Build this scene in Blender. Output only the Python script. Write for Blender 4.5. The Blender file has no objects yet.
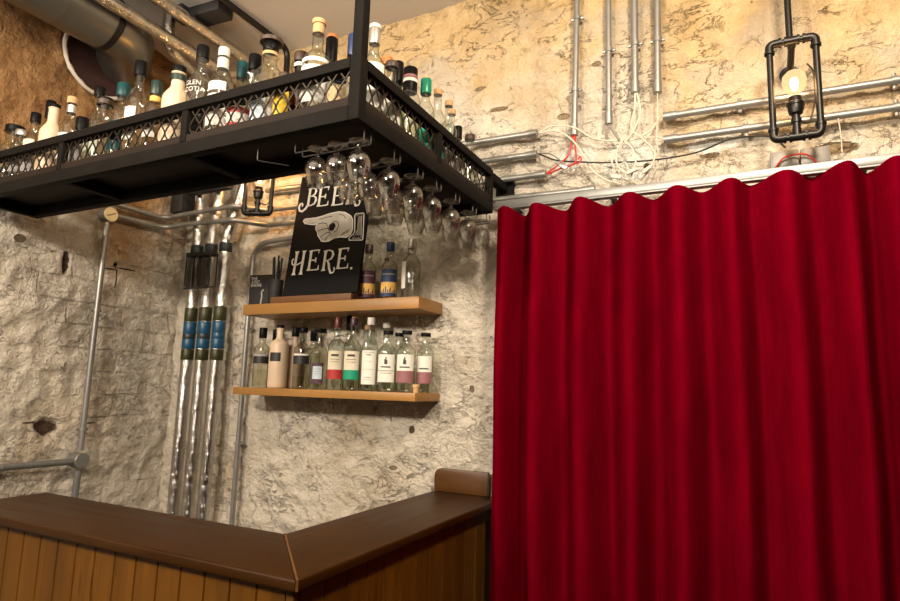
import bpy, bmesh, math, random
from mathutils import Vector, Matrix, noise
random.seed(7)
S = bpy.context.scene
COL = S.collection
PI = math.pi
rad = math.radians

# ------------------------------------------------------------------ materials
def new_mat(name):
    m = bpy.data.materials.new(name); m.use_nodes = True
    nt = m.node_tree; nt.nodes.clear()
    out = nt.nodes.new('ShaderNodeOutputMaterial')
    return m, nt, out
def N(nt, t, **kw):
    n = nt.nodes.new(t)
    for k, v in kw.items():
        if k in n.inputs: n.inputs[k].default_value = v
        else: setattr(n, k, v)
    return n
def L(nt, a, b): nt.links.new(a, b)
def rgba(c): return (c[0], c[1], c[2], 1.0)
def noise_tex(nt, scale, detail=4, rough=.55, vec=None, dist=0):
    n = nt.nodes.new('ShaderNodeTexNoise'); n.inputs['Scale'].default_value = scale
    n.inputs['Detail'].default_value = detail; n.inputs['Roughness'].default_value = rough
    n.inputs['Distortion'].default_value = dist
    if vec is not None: L(nt, vec, n.inputs['Vector'])
    return n
def ramp(nt, src, p0, p1, c0=(0,0,0), c1=(1,1,1)):
    r = nt.nodes.new('ShaderNodeValToRGB')
    r.color_ramp.elements[0].position = p0; r.color_ramp.elements[0].color = rgba(c0)
    r.color_ramp.elements[1].position = p1; r.color_ramp.elements[1].color = rgba(c1)
    L(nt, src, r.inputs['Fac']); return r
def mixc(nt, fac, a, b, mode='MIX'):
    m = nt.nodes.new('ShaderNodeMix'); m.data_type = 'RGBA'; m.blend_type = mode
    if hasattr(fac, 'is_linked'): L(nt, fac, m.inputs[0])
    else: m.inputs[0].default_value = fac
    for v, i in ((a, 6), (b, 7)):
        if hasattr(v, 'is_linked'): L(nt, v, m.inputs[i])
        else: m.inputs[i].default_value = rgba(v)
    return m.outputs[2]
def math_(nt, op, a, b=0.0, clamp=False):
    m = nt.nodes.new('ShaderNodeMath'); m.operation = op; m.use_clamp = clamp
    for v, i in ((a, 0), (b, 1)):
        if hasattr(v, 'is_linked'): L(nt, v, m.inputs[i])
        else: m.inputs[i].default_value = v
    return m.outputs[0]
def objco(nt): return nt.nodes.new('ShaderNodeTexCoord').outputs['Object']
def bump(nt, h, strength=.3, dist=.01, normal=None):
    b = nt.nodes.new('ShaderNodeBump'); b.inputs['Strength'].default_value = strength
    b.inputs['Distance'].default_value = dist; L(nt, h, b.inputs['Height'])
    if normal is not None: L(nt, normal, b.inputs['Normal'])
    return b.outputs['Normal']

def plain(name, col, rough=.5, metal=0.0, var=.15, scale=30, bmp=0.0, spec=.5, emit=None):
    m, nt, out = new_mat(name)
    p = N(nt, 'ShaderNodeBsdfPrincipled'); p.inputs['Roughness'].default_value = rough
    p.inputs['Metallic'].default_value = metal; p.inputs['Specular IOR Level'].default_value = spec
    n = noise_tex(nt, scale, 3, .6, objco(nt))
    c = mixc(nt, n.outputs['Fac'], tuple(x*(1-var) for x in col), tuple(min(1, x*(1+var)) for x in col))
    L(nt, c, p.inputs['Base Color'])
    if bmp: L(nt, bump(nt, n.outputs['Fac'], bmp, .003), p.inputs['Normal'])
    if emit:
        p.inputs['Emission Color'].default_value = rgba(emit[0]); p.inputs['Emission Strength'].default_value = emit[1]
    L(nt, p.outputs[0], out.inputs[0]); return m

def glass(name, tint=(.9,.93,.9), edge=.35, refl=1.0):
    """clear hollow glass: see-through with tinted thick-looking edges and mirror-like reflections"""
    m, nt, out = new_mat(name)
    lw = N(nt, 'ShaderNodeLayerWeight'); lw.inputs['Blend'].default_value = .35
    r = ramp(nt, lw.outputs['Facing'], .35, .95, tint, tuple(t*edge for t in tint))
    tr = N(nt, 'ShaderNodeBsdfTransparent'); L(nt, r.outputs[0], tr.inputs[0])
    gl = N(nt, 'ShaderNodeBsdfGlossy'); gl.inputs['Roughness'].default_value = .06
    lf = N(nt, 'ShaderNodeLayerWeight'); lf.inputs['Blend'].default_value = .5
    fr = math_(nt, 'ADD', math_(nt, 'MULTIPLY', math_(nt, 'POWER', lf.outputs['Facing'], 4.0), .85), .085)
    nz = noise_tex(nt, 45, 2, .5, objco(nt))
    L(nt, bump(nt, nz.outputs['Fac'], .25, .002), gl.inputs['Normal'])
    mx = N(nt, 'ShaderNodeMixShader'); L(nt, math_(nt, 'MULTIPLY', fr, refl, True), mx.inputs[0])
    L(nt, tr.outputs[0], mx.inputs[1]); L(nt, gl.outputs[0], mx.inputs[2])
    L(nt, mx.outputs[0], out.inputs[0]); return m

def real_glass(name):
    m, nt, out = new_mat(name); g = N(nt, 'ShaderNodeBsdfGlass'); g.inputs['IOR'].default_value = 1.48; g.inputs['Roughness'].default_value = .0
    g.inputs['Color'].default_value = (.97,.97,.96,1); 
    tr = N(nt, 'ShaderNodeBsdfTransparent'); lw = N(nt, 'ShaderNodeLayerWeight'); lw.inputs['Blend'].default_value = .4
    L(nt, ramp(nt, lw.outputs['Facing'], .45, .92, (.95,.95,.94), (.16,.16,.15)).outputs[0], tr.inputs[0])
    gl = N(nt, 'ShaderNodeBsdfGlossy'); gl.inputs['Roughness'].default_value = .03
    m1 = N(nt, 'ShaderNodeMixShader'); L(nt, math_(nt, 'ADD', math_(nt, 'MULTIPLY', math_(nt, 'POWER', lw.outputs['Facing'], 3.0), .75), .17), m1.inputs[0]); L(nt, tr.outputs[0], m1.inputs[1]); L(nt, gl.outputs[0], m1.inputs[2])
    m2 = N(nt, 'ShaderNodeMixShader'); m2.inputs[0].default_value = .75; L(nt, g.outputs[0], m2.inputs[1]); L(nt, m1.outputs[0], m2.inputs[2]); L(nt, m2.outputs[0], out.inputs[0]); return m
def wall_mat(name, axis, patches, light_patches, tan_lo, tan_hi, cracks=.5, bricks=0.0, tans=((.56,.38,.18), (.72,.54,.31)), side=0.0):
    m, nt, out = new_mat(name)
    co = objco(nt)
    p = N(nt, 'ShaderNodeBsdfPrincipled'); p.inputs['Roughness'].default_value = .92
    p.inputs['Specular IOR Level'].default_value = .15
    sep = N(nt, 'ShaderNodeSeparateXYZ'); L(nt, co, sep.inputs[0])
    U, Z = sep.outputs[axis], sep.outputs[2]
    n1 = noise_tex(nt, 2.2, 6, .6, co); n2 = noise_tex(nt, 9, 8, .65, co); n3 = noise_tex(nt, 38, 6, .65, co)
    paint = mixc(nt, ramp(nt, n2.outputs['Fac'], .35, .7).outputs[0], (.65,.58,.48), (.77,.70,.595))
    paint = mixc(nt, ramp(nt, n1.outputs['Fac'], .5, .72).outputs[0], paint, (.50,.40,.28))
    tan = mixc(nt, ramp(nt, n2.outputs['Fac'], .3, .7).outputs[0], *tans)
    tan = mixc(nt, ramp(nt, n1.outputs['Fac'], .38, .52).outputs[0], tuple(x*.62 for x in tans[0]), tan)
    h = math_(nt, 'ADD', Z, math_(nt, 'MULTIPLY', math_(nt, 'SUBTRACT', n1.outputs['Fac'], .5), 1.5))
    if side:     # the strip right of the conduits was never whitewashed this high
        sd = N(nt, 'ShaderNodeMapRange'); sd.inputs[1].default_value = -.34; sd.inputs[2].default_value = -.20; L(nt, U, sd.inputs[0])
        h = math_(nt, 'ADD', h, math_(nt, 'MULTIPLY', sd.outputs[0], side))
    f = N(nt, 'ShaderNodeMapRange'); f.inputs[1].default_value = tan_lo; f.inputs[2].default_value = tan_hi
    L(nt, h, f.inputs[0])
    c = mixc(nt, f.outputs[0], paint, tan)
    # hairline cracks of the old plaster
    vo = N(nt, 'ShaderNodeTexVoronoi'); vo.feature = 'DISTANCE_TO_EDGE'; vo.inputs['Scale'].default_value = 3.6
    wob = N(nt, 'ShaderNodeMix', data_type='RGBA'); wob.inputs[0].default_value = .16
    L(nt, co, wob.inputs[6]); L(nt, noise_tex(nt, 6, 4, .6, co).outputs['Color'], wob.inputs[7]); L(nt, wob.outputs[2], vo.inputs['Vector'])
    cr = ramp(nt, vo.outputs['Distance'], .0, .012, (1,1,1), (0,0,0))
    gate = ramp(nt, noise_tex(nt, 1.7, 3, .5, co).outputs['Fac'], .50, .60)
    crf = math_(nt, 'MULTIPLY', math_(nt, 'MULTIPLY', cr.outputs[0], gate.outputs[0]), cracks)
    c = mixc(nt, crf, c, (.13,.10,.07))
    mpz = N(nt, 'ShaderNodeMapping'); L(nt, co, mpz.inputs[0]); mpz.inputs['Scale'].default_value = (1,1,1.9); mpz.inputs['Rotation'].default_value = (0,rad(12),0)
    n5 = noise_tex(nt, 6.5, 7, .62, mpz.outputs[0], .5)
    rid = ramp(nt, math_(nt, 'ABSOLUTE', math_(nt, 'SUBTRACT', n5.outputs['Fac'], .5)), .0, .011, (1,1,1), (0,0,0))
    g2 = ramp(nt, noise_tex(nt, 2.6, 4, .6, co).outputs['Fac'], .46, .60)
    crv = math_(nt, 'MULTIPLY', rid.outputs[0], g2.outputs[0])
    c = mixc(nt, math_(nt, 'MULTIPLY', math_(nt, 'MULTIPLY', crv, .42), math_(nt, 'ADD', math_(nt, 'MULTIPLY', f.outputs[0], .75), .25)), c, (.20,.145,.09))  # fine cracks, with the shade of their crevices put into the colour
    # dark pits and chips
    pit = ramp(nt, noise_tex(nt, 13, 5, .7, co).outputs['Fac'], .655, .70)
    c = mixc(nt, math_(nt, 'MULTIPLY', pit.outputs[0], .55), c, (.22,.16,.10))
    cv = N(nt, 'ShaderNodeCombineXYZ'); L(nt, U, cv.inputs[0]); L(nt, Z, cv.inputs[1])
    wv = N(nt, 'ShaderNodeMix', data_type='RGBA'); wv.inputs[0].default_value = .05; L(nt, cv.outputs[0], wv.inputs[6]); L(nt, noise_tex(nt, 5, 4, .6, co).outputs['Color'], wv.inputs[7])
    bk = N(nt, 'ShaderNodeTexBrick'); L(nt, wv.outputs[2], bk.inputs['Vector']); bk.inputs['Scale'].default_value = 1
    for k, v in (('Mortar Size',.006),('Mortar Smooth',.6),('Brick Width',.27),('Row Height',.105)): bk.inputs[k].default_value = v
    bm_ = math_(nt, 'MULTIPLY', bk.outputs['Fac'], ramp(nt, noise_tex(nt, 3.3, 4, .6, co).outputs['Fac'], .47, .62).outputs[0])
    c = mixc(nt, math_(nt, 'MULTIPLY', bm_, bricks), c, (.17,.13,.09))
    hgt = math_(nt, 'ADD', math_(nt, 'MULTIPLY', n2.outputs['Fac'], 1.3), math_(nt, 'MULTIPLY', n3.outputs['Fac'], .6))
    hgt = math_(nt, 'SUBTRACT', hgt, math_(nt, 'MULTIPLY', bm_, .22 if bricks else 0.0))
    n4 = noise_tex(nt, 17, 5, .6, co, 1.2); flake = ramp(nt, n4.outputs['Fac'], .47, .53)
    hgt = math_(nt, 'ADD', hgt, math_(nt, 'MULTIPLY', flake.outputs[0], math_(nt, 'MULTIPLY', gate.outputs[0], .10)))
    hgt = math_(nt, 'SUBTRACT', hgt, math_(nt, 'MULTIPLY', crf, .5))
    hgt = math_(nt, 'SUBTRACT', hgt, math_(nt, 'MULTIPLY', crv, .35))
    hgt = math_(nt, 'SUBTRACT', hgt, math_(nt, 'MULTIPLY', pit.outputs[0], .35))
    wn = noise_tex(nt, 24, 4, .6, co)
    for lst, colr in ((light_patches, (.80,.77,.70)), (patches, None)):
        for q in lst:
            u0, z0, ru, rz = q[:4]
            du = math_(nt, 'DIVIDE', math_(nt, 'SUBTRACT', U, u0), ru)
            dz = math_(nt, 'DIVIDE', math_(nt, 'SUBTRACT', Z, z0), rz)
            d = math_(nt, 'SQRT', math_(nt, 'ADD', math_(nt, 'MULTIPLY', du, du), math_(nt, 'MULTIPLY', dz, dz)))
            d = math_(nt, 'ADD', d, math_(nt, 'MULTIPLY', math_(nt, 'SUBTRACT', wn.outputs['Fac'], .5), 1.3))
            k = ramp(nt, d, .8, 1.0, (1,1,1), (0,0,0)).outputs[0]
            c = mixc(nt, k, c, colr or q[4])
            if colr is None: hgt = math_(nt, 'SUBTRACT', hgt, math_(nt, 'MULTIPLY', k, .6))
    L(nt, c, p.inputs['Base Color'])
    L(nt, bump(nt, hgt, 1.0, .038), p.inputs['Normal'])
    L(nt, p.outputs[0], out.inputs[0]); return m

def wood(name, c0, c1, axis=0, scale=1.0, rough=.4, spec=.4, board=0.0):
    m, nt, out = new_mat(name)
    co = objco(nt); mp = N(nt, 'ShaderNodeMapping'); L(nt, co, mp.inputs[0])
    s = [14*scale]*3; s[axis] = 1.1*scale; mp.inputs['Scale'].default_value = s
    n = noise_tex(nt, 2.2, 8, .62, mp.outputs[0], .8)
    n2 = noise_tex(nt, 9, 4, .6, mp.outputs[0]); big = noise_tex(nt, 2.0, 3, .5, co)
    c = mixc(nt, ramp(nt, n.outputs['Fac'], .32, .68).outputs[0], c0, c1)
    c = mixc(nt, ramp(nt, n2.outputs['Fac'], .55, .75).outputs[0], c, tuple(x*.55 for x in c0))
    c = mixc(nt, ramp(nt, big.outputs['Fac'], .4, .65).outputs[0], c, tuple((a+b)*.42 for a, b in zip(c0, c1)))
    if board:   # every board its own tone
        sep = N(nt, 'ShaderNodeSeparateXYZ'); L(nt, co, sep.inputs[0])
        u = math_(nt, 'SUBTRACT', sep.outputs[0], sep.outputs[1])
        cell = math_(nt, 'FLOOR', math_(nt, 'DIVIDE', u, board))
        wn = N(nt, 'ShaderNodeTexWhiteNoise', noise_dimensions='1D'); L(nt, cell, wn.inputs['W'])
        c = mixc(nt, math_(nt, 'MULTIPLY', wn.outputs['Value'], .55), c, tuple(x*.5 for x in c0))
        kn = N(nt, 'ShaderNodeTexVoronoi'); kn.inputs['Scale'].default_value = 4.2
        m2 = N(nt, 'ShaderNodeMapping'); L(nt, co, m2.inputs[0]); m2.inputs['Scale'].default_value = (1.6,1.6,.8); L(nt, m2.outputs[0], kn.inputs['Vector'])
        c = mixc(nt, ramp(nt, kn.outputs['Distance'], .03, .09, (.8,.8,.8), (0,0,0)).outputs[0], c, tuple(x*.25 for x in c0))
    p = N(nt, 'ShaderNodeBsdfPrincipled'); p.inputs['Specular IOR Level'].default_value = spec
    L(nt, c, p.inputs['Base Color'])
    L(nt, ramp(nt, n.outputs['Fac'], .2, .8, (rough-.08,)*3, (rough+.1,)*3).outputs[0], p.inputs['Roughness'])
    L(nt, bump(nt, n.outputs['Fac'], .12, .003), p.inputs['Normal'])
    L(nt, p.outputs[0], out.inputs[0]); return m

def foil_mat():
    m, nt, out = new_mat('crinkled_foil'); co = objco(nt)
    p = N(nt, 'ShaderNodeBsdfPrincipled'); p.inputs['Metallic'].default_value = 1; p.inputs['Roughness'].default_value = .16
    n = noise_tex(nt, 30, 5, .7, co, .8)
    L(nt, mixc(nt, n.outputs['Fac'], (.34,.325,.30), (.92,.90,.87)), p.inputs['Base Color'])
    L(nt, bump(nt, n.outputs['Fac'], .7, .008), p.inputs['Normal'])
    L(nt, p.outputs[0], out.inputs[0]); return m

def velvet_mat():
    m, nt, out = new_mat('red_velvet'); co = objco(nt)
    p = N(nt, 'ShaderNodeBsdfPrincipled'); p.inputs['Roughness'].default_value = .85
    p.inputs['Specular IOR Level'].default_value = .0
    p.inputs['Sheen Weight'].default_value = .0; p.inputs['Sheen Tint'].default_value = (1,.12,.16,1); p.inputs['Sheen Roughness'].default_value = .4
    mp = N(nt, 'ShaderNodeMapping'); L(nt, co, mp.inputs[0]); mp.inputs['Scale'].default_value = (6,6,1.2)
    n = noise_tex(nt, 2.5, 6, .65, mp.outputs[0]); n2 = noise_tex(nt, 160, 2, .5, co)
    c = mixc(nt, ramp(nt, n.outputs['Fac'], .3, .72).outputs[0], (.098,.0002,.0048), (.160,.0004,.0078))
    L(nt, c, p.inputs['Base Color'])
    L(nt, bump(nt, math_(nt, 'ADD', n2.outputs['Fac'], math_(nt, 'MULTIPLY', n.outputs['Fac'], 3)), .22, .004), p.inputs['Normal'])
    L(nt, p.outputs[0], out.inputs[0]); return m

def bulb_glass():
    m, nt, out = new_mat('lit_bulb_glass')
    tr = N(nt, 'ShaderNodeBsdfTransparent'); tr.inputs[0].default_value = (1,.9,.7,1)
    em = N(nt, 'ShaderNodeEmission'); em.inputs[0].default_value = (1,.70,.36,1); em.inputs[1].default_value = 1.5
    mx = N(nt, 'ShaderNodeMixShader'); mx.inputs[0].default_value = .5
    L(nt, tr.outputs[0], mx.inputs[1]); L(nt, em.outputs[0], mx.inputs[2]); L(nt, mx.outputs[0], out.inputs[0]); return m
def emit_mat(name, c, s):
    m, nt, out = new_mat(name); e = N(nt, 'ShaderNodeEmission'); e.inputs[0].default_value = rgba(c); e.inputs[1].default_value = s
    L(nt, e.outputs[0], out.inputs[0]); return m
def mesh_sheet():
    m, nt, out = new_mat('dark_gauze')
    tr = N(nt, 'ShaderNodeBsdfTransparent'); d = N(nt, 'ShaderNodeBsdfDiffuse'); d.inputs[0].default_value = (.02,.016,.014,1)
    mx = N(nt, 'ShaderNodeMixShader'); mx.inputs[0].default_value = .55
    L(nt, tr.outputs[0], mx.inputs[1]); L(nt, d.outputs[0], mx.inputs[2]); L(nt, mx.outputs[0], out.inputs[0]); return m

BROWN = (.11,.075,.05)
M = dict(
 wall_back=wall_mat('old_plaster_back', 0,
   [(.285,2.452,.085,.022,(.30,.22,.13)), (-.105,2.487,.035,.010,(.25,.18,.11)), (-1.334,1.419,.014,.016,BROWN), (-.95,2.83,.05,.014,(.28,.2,.12)), (-.33,2.472,.014,.014,BROWN),
    (-.66,2.74,.03,.014,(.33,.24,.15)),(-.52,2.94,.02,.012,(.3,.22,.14)),(-1.05,2.95,.03,.012,(.3,.22,.14)), (-1.42,1.25,.02,.01,(.25,.2,.14)),(-1.05,1.6,.012,.018,(.27,.2,.14))],
   [(-.40,2.50,.10,.09), (-.10,2.53,.09,.045), (-.62,2.55,.10,.05)], 2.70, 3.25, .3, side=.30),
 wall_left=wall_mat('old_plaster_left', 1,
   [(-.61,1.372,.048,.038,(.10,.065,.045)), (-.69,1.395,.035,.004,BROWN), (-.627,2.135,.018,.06,(.06,.045,.035)), (-.837,2.206,.022,.022,(.16,.12,.08)), (-.372,2.178,.014,.016,(.02,.015,.012)),
    (-.372,2.12,.004,.07,(.05,.04,.03)), (-.33,2.165,.07,.004,(.07,.055,.04)), (-.405,2.15,.03,.004,(.07,.055,.04)), (-.42,1.385,.03,.004,BROWN)],
   [], 2.3, 2.7, .3, .36, ((.27,.135,.055), (.46,.27,.12))),
 duct_steel=plain('dull_duct_steel', (.21,.205,.185), .36, .85, .2, 5, .05),
 steel=plain('galvanised_steel', (.31,.305,.29), .42, .7, .15, 25),
 hook=plain('dull_hook_wire', (.07,.065,.06), .45, .5, .2, 30),
 plate=plain('grey_box_metal', (.21,.20,.185), .45, .3, .12, 20),
 grey_tube=plain('grey_painted_steel', (.20,.20,.19), .42, .5, .2, 20),
 rail=plain('pale_grey_rail', (.30,.30,.29), .42, .5, .1, 14),
 black=plain('black_iron', (.018,.016,.015), .38, .6, .3, 30),
 black_frame=plain('black_steel_frame', (.0105,.0092,.008), .62, 0, .35, 12, 0, .05),
 mesh=plain('expanded_mesh_steel', (.055,.043,.034), .4, .7, .3, 30),
 deck=plain('dark_stained_board', (.016,.0095,.006), .7, 0, .4, 6, 0, .2),
 soft_black=plain('matt_black', (.012,.011,.011), .6, 0, .2, 30),
 maroon=plain('dark_maroon_panel', (.030,.008,.006), .7, 0, .3, 5),
 plaster_edge=plain('white_filler', (.55,.50,.43), .9, 0, .2, 40, .5),
 ceiling=plain('grey_ceiling_paint', (.58,.54,.50), .9, 0, .06, 1.5),
 floor=wood('floor_boards', (.05,.03,.017), (.08,.05,.03), 0, .7, .5),
 far_wall=plain('far_wall_paint', (.07,.05,.035), .9, 0, .1, 3),
 velvet=velvet_mat(), foil=foil_mat(), gauze=mesh_sheet(),
 top=wood('dark_walnut_top', (.021,.0068,.0008), (.052,.019,.0026), 0, .8, .42, .14),
 top_y=wood('dark_walnut_top_short_leg', (.021,.0068,.0008), (.052,.019,.0026), 1, .8, .42, .14),
 pine=wood('varnished_pine_boards', (.085,.030,.0015), (.195,.075,.005), 2, .7, .45, .25, .0862),
 upstand=wood('orange_brown_upstand', (.065,.023,.0035), (.125,.048,.008), 0, .8, .4, .5),
 joint=plain('worn_joint_line', (.11,.044,.010), .5, 0, .4, 40),
 oak=wood('honey_oak_shelf', (.29,.135,.032), (.45,.235,.068), 0, .8, .42, .4),
 ledge=wood('brown_ledge', (.12,.05,.02), (.20,.09,.035), 0, 1, .5, .3),
 sign=plain('blackboard', (.004,.0037,.004), .7, 0, .25, 18, 0, .15),
 chalk=plain('chalk_paint', (.66,.62,.58), .8, 0, .08, 60),
 chalk_grey=plain('chalk_grey', (.42,.39,.36), .85, 0, .18, 60),
 clear=glass('clear_bottle_glass'), smoke=glass('smoky_bottle_glass', (.84,.85,.78), .4), frost=glass('hazy_bottle_glass', (.80,.80,.75), .55),
 amber=glass('amber_bottle_glass', (.42,.20,.06), .4), green=glass('green_bottle_glass', (.36,.46,.08), .4), brown=glass('brown_bottle_glass', (.16,.07,.03), .5),
 crystal=real_glass('drinking_glass'),
 ceramic=plain('cream_stoneware', (.66,.50,.35), .45, 0, .06, 14), pinkish=plain('pinkish_stoneware', (.52,.38,.28), .5, 0, .06, 14),
 c_black=plain('black_cap', (.0055,.005,.005), .42, 0, .2, 30, 0, .10), c_dark=plain('dark_wood_stopper', (.055,.030,.018), .5, 0, .3, 30),
 c_teal=plain('teal_capsule', (.004,.050,.055), .4, 0, .15, 30, 0, .3), c_green=plain('green_capsule', (.0,.22,.13), .35, .1, .15, 30), c_dkgreen=plain('dark_green_capsule', (.006,.028,.022), .4, 0, .2, 30),
 c_red=plain('dark_red_capsule', (.10,.012,.012), .4, 0, .2, 30), c_blue=plain('navy_capsule', (.012,.03,.11), .4, 0, .2, 30), c_bright=plain('bright_blue_cap', (.015,.11,.42), .4, 0, .15, 30),
 c_white=plain('white_capsule', (.72,.68,.60), .5, 0, .1, 30), c_silver=plain('silver_capsule', (.6,.58,.54), .3, .8, .15, 30), cork=plain('natural_cork', (.55,.33,.16), .8, 0, .25, 80),
 c_orange=plain('orange_stopper', (.50,.17,.05), .6, 0, .1, 30), c_plum=plain('plum_capsule', (.055,.022,.035), .4, 0, .2, 30),
 white=plain('white_label_paper', (.74,.71,.64), .7, 0, .05, 50), cream=plain('cream_label_paper', (.70,.62,.48), .7, 0, .06, 50), pale=plain('pale_blue_label', (.50,.60,.68), .6, 0, .1, 40),
 lred=plain('red_label_band', (.40,.025,.02), .6, 0, .1, 50), lgreen=plain('green_label_band', (.0,.27,.15), .6, 0, .1, 50), lblue=plain('navy_label', (.018,.035,.10), .6, 0, .1, 50),
 lplum=plain('plum_label', (.075,.025,.045), .6, 0, .1, 50), lmauve=plain('mauve_label_band', (.27,.11,.12), .6, 0, .08, 50), lyellow=plain('yellow_label', (.80,.52,.03), .6, 0, .06, 50),
 lgold=plain('golden_label_band', (.70,.42,.10), .6, 0, .3, 60), lblack=plain('black_label', (.018,.016,.016), .5, 0, .2, 50), lteal=plain('teal_label', (.0,.33,.24), .5, 0, .1, 50),
 ltan=plain('tan_label', (.62,.44,.24), .6, 0, .1, 50), lgrey=plain('grey_label', (.33,.30,.30), .6, 0, .1, 50), ink=plain('label_ink', (.05,.045,.045), .7, 0, .1, 50), inkgrey=plain('grey_label_ink', (.30,.27,.25), .7, 0, .1, 50),
 liquor=glass('pale_liquor', (.96,.95,.88), .85), whisky=glass('whisky', (.85,.58,.22), .7),
 tape_blue=plain('blue_tape', (.006,.065,.14), .4, 0, .12, 20), tape_green=plain('green_yellow_tape', (.035,.036,.010), .45, .2, .8, 60), tape_dark=plain('dark_tape', (.015,.025,.03), .45, 0, .2, 30),
 cable_white=plain('white_cable_sheath', (.60,.54,.44), .5, 0, .08, 30), cable_red=plain('red_cable_sheath', (.55,.03,.02), .5, 0, .1, 30), cable_black=plain('black_cable_sheath', (.02,.018,.017), .5, 0, .1, 30),
 cable_grey=plain('grey_cable_sheath', (.20,.19,.18), .5, 0, .1, 30),
 lid=plain('cream_box_lid', (.80,.66,.38), .5, 0, .08, 30),
 bulb=bulb_glass(), filament=emit_mat('glowing_filament', (1,.66,.30), 60),
)

# ------------------------------------------------------------------ mesh helpers
class MB:
    def __init__(s): s.bm = bmesh.new()
    def vf(s, vs, fs):
        v = [s.bm.verts.new(p) for p in vs]
        for f in fs:
            try: s.bm.faces.new([v[i] for i in f])
            except ValueError: pass
        return v
    def box(s, a, b, bev=0.0, seg=2):
        x0,y0,z0 = a; x1,y1,z1 = b
        t = bmesh.new()
        v = [t.verts.new(p) for p in ((x0,y0,z0),(x1,y0,z0),(x1,y1,z0),(x0,y1,z0),(x0,y0,z1),(x1,y0,z1),(x1,y1,z1),(x0,y1,z1))]
        for f in ((3,2,1,0),(4,5,6,7),(0,1,5,4),(1,2,6,5),(2,3,7,6),(3,0,4,7)): t.faces.new([v[i] for i in f])
        s._merge(t, bev, seg); return s
    def prism(s, poly, z0, z1, bev=0.0, seg=2, mat=None):
        t = bmesh.new(); n = len(poly)
        a = [t.verts.new((p[0],p[1],z0)) for p in poly]; b = [t.verts.new((p[0],p[1],z1)) for p in poly]
        t.faces.new(a[::-1]); t.faces.new(b)
        for i in range(n): t.faces.new((a[i],a[(i+1)%n],b[(i+1)%n],b[i]))
        s._merge(t, bev, seg, mat); return s
    def _merge(s, t, bev, seg, mat=None):
        bmesh.ops.recalc_face_normals(t, faces=t.faces)
        if bev: bmesh.ops.bevel(t, geom=t.edges[:], offset=bev, segments=seg, affect='EDGES', profile=.5)
        if mat is not None: bmesh.ops.transform(t, matrix=mat, verts=t.verts)
        me = bpy.data.meshes.new('tmp'); t.to_mesh(me); t.free(); s.bm.from_mesh(me); bpy.data.meshes.remove(me)
    def tube(s, pts, r, n=10, caps=True, rfun=None):
        pts = [Vector(p) for p in pts]; rings = []
        d = (pts[1]-pts[0]).normalized()
        ref = Vector((0,0,1)) if abs(d.z) < .9 else Vector((1,0,0))
        u = d.cross(ref).normalized()
        for i, p in enumerate(pts):
            if i == 0: t = pts[1]-pts[0]
            elif i == len(pts)-1: t = pts[-1]-pts[-2]
            else: t = (pts[i+1]-pts[i]).normalized() + (pts[i]-pts[i-1]).normalized()
            t.normalize(); u = (u - t*u.dot(t)).normalized(); w = t.cross(u)
            rings.append([s.bm.verts.new(p + (u*math.cos(2*PI*k/n) + w*math.sin(2*PI*k/n))*(rfun(i,k) if rfun else r)) for k in range(n)])
        for a, b in zip(rings, rings[1:]):
            for k in range(n): s.bm.faces.new((a[k], a[(k+1)%n], b[(k+1)%n], b[k]))
        if caps: s.bm.faces.new(rings[0][::-1]); s.bm.faces.new(rings[-1])
        return s
    def lathe(s, prof, n=24, at=(0,0,0), rfun=None):
        rings = []
        for r, z in prof:
            if r < 1e-6: rings.append([s.bm.verts.new((at[0],at[1],at[2]+z))])
            else: rings.append([s.bm.verts.new((at[0]+r*math.cos(2*PI*k/n), at[1]+r*math.sin(2*PI*k/n), at[2]+z)) for k in range(n)])
        for a, b in zip(rings, rings[1:]):
            if len(a) == len(b) == 1: continue
            for k in range(n):
                k2 = (k+1) % n
                if len(a) == 1: s.bm.faces.new((a[0], b[k2], b[k]))
                elif len(b) == 1: s.bm.faces.new((a[k], a[k2], b[0]))
                else: s.bm.faces.new((a[k], a[k2], b[k2], b[k]))
        return s
    def arc(s, r, z0, z1, a0, a1, th=.0007, n=14):
        """a label wrapped on a bottle: closed thin shell, angles measured from the front (-y)"""
        vs = []; fs = []
        for i in range(n+1):
            a = a0 + (a1-a0)*i/n; sx, cy = math.sin(a), -math.cos(a)
            for rr in (r+.0003, r+.0003+th):
                for z in (z0, z1): vs.append((rr*sx, rr*cy, z))
        for i in range(n):
            q = i*4; w = q+4
            fs += [(q+2,w+2,w+3,q+3), (q+1,w+1,w,q), (q,w,w+2,q+2), (q+3,w+3,w+1,q+1)]
        fs += [(0,2,3,1), (n*4+1,n*4+3,n*4+2,n*4)]
        s.vf(vs, fs); return s
    def ribbon(s, pts, widths, F, h0, h1):
        """flat brush stroke along 2-D pts, given thickness h0..h1 by the frame function F(u,v,h)"""
        n = len(pts); vs = []; fs = []
        for i, (p, w) in enumerate(zip(pts, widths)):
            a = pts[max(0,i-1)]; b = pts[min(n-1,i+1)]
            dx, dy = b[0]-a[0], b[1]-a[1]; l = math.hypot(dx, dy) or 1; nx, ny = -dy/l*w/2, dx/l*w/2
            for q in ((p[0]+nx,p[1]+ny), (p[0]-nx,p[1]-ny)):
                vs += [F(q[0],q[1],h0), F(q[0],q[1],h1)]
        for i in range(n-1):
            q = 4*i; w = q+4
            fs += [(q+1,q+3,w+3,w+1), (q,w,w+2,q+2), (q,q+1,w+1,w), (q+2,w+2,w+3,q+3)]
        fs += [(0,2,3,1), (4*n-4,4*n-3,4*n-1,4*n-2)]
        s.vf(vs, fs); return s
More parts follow.
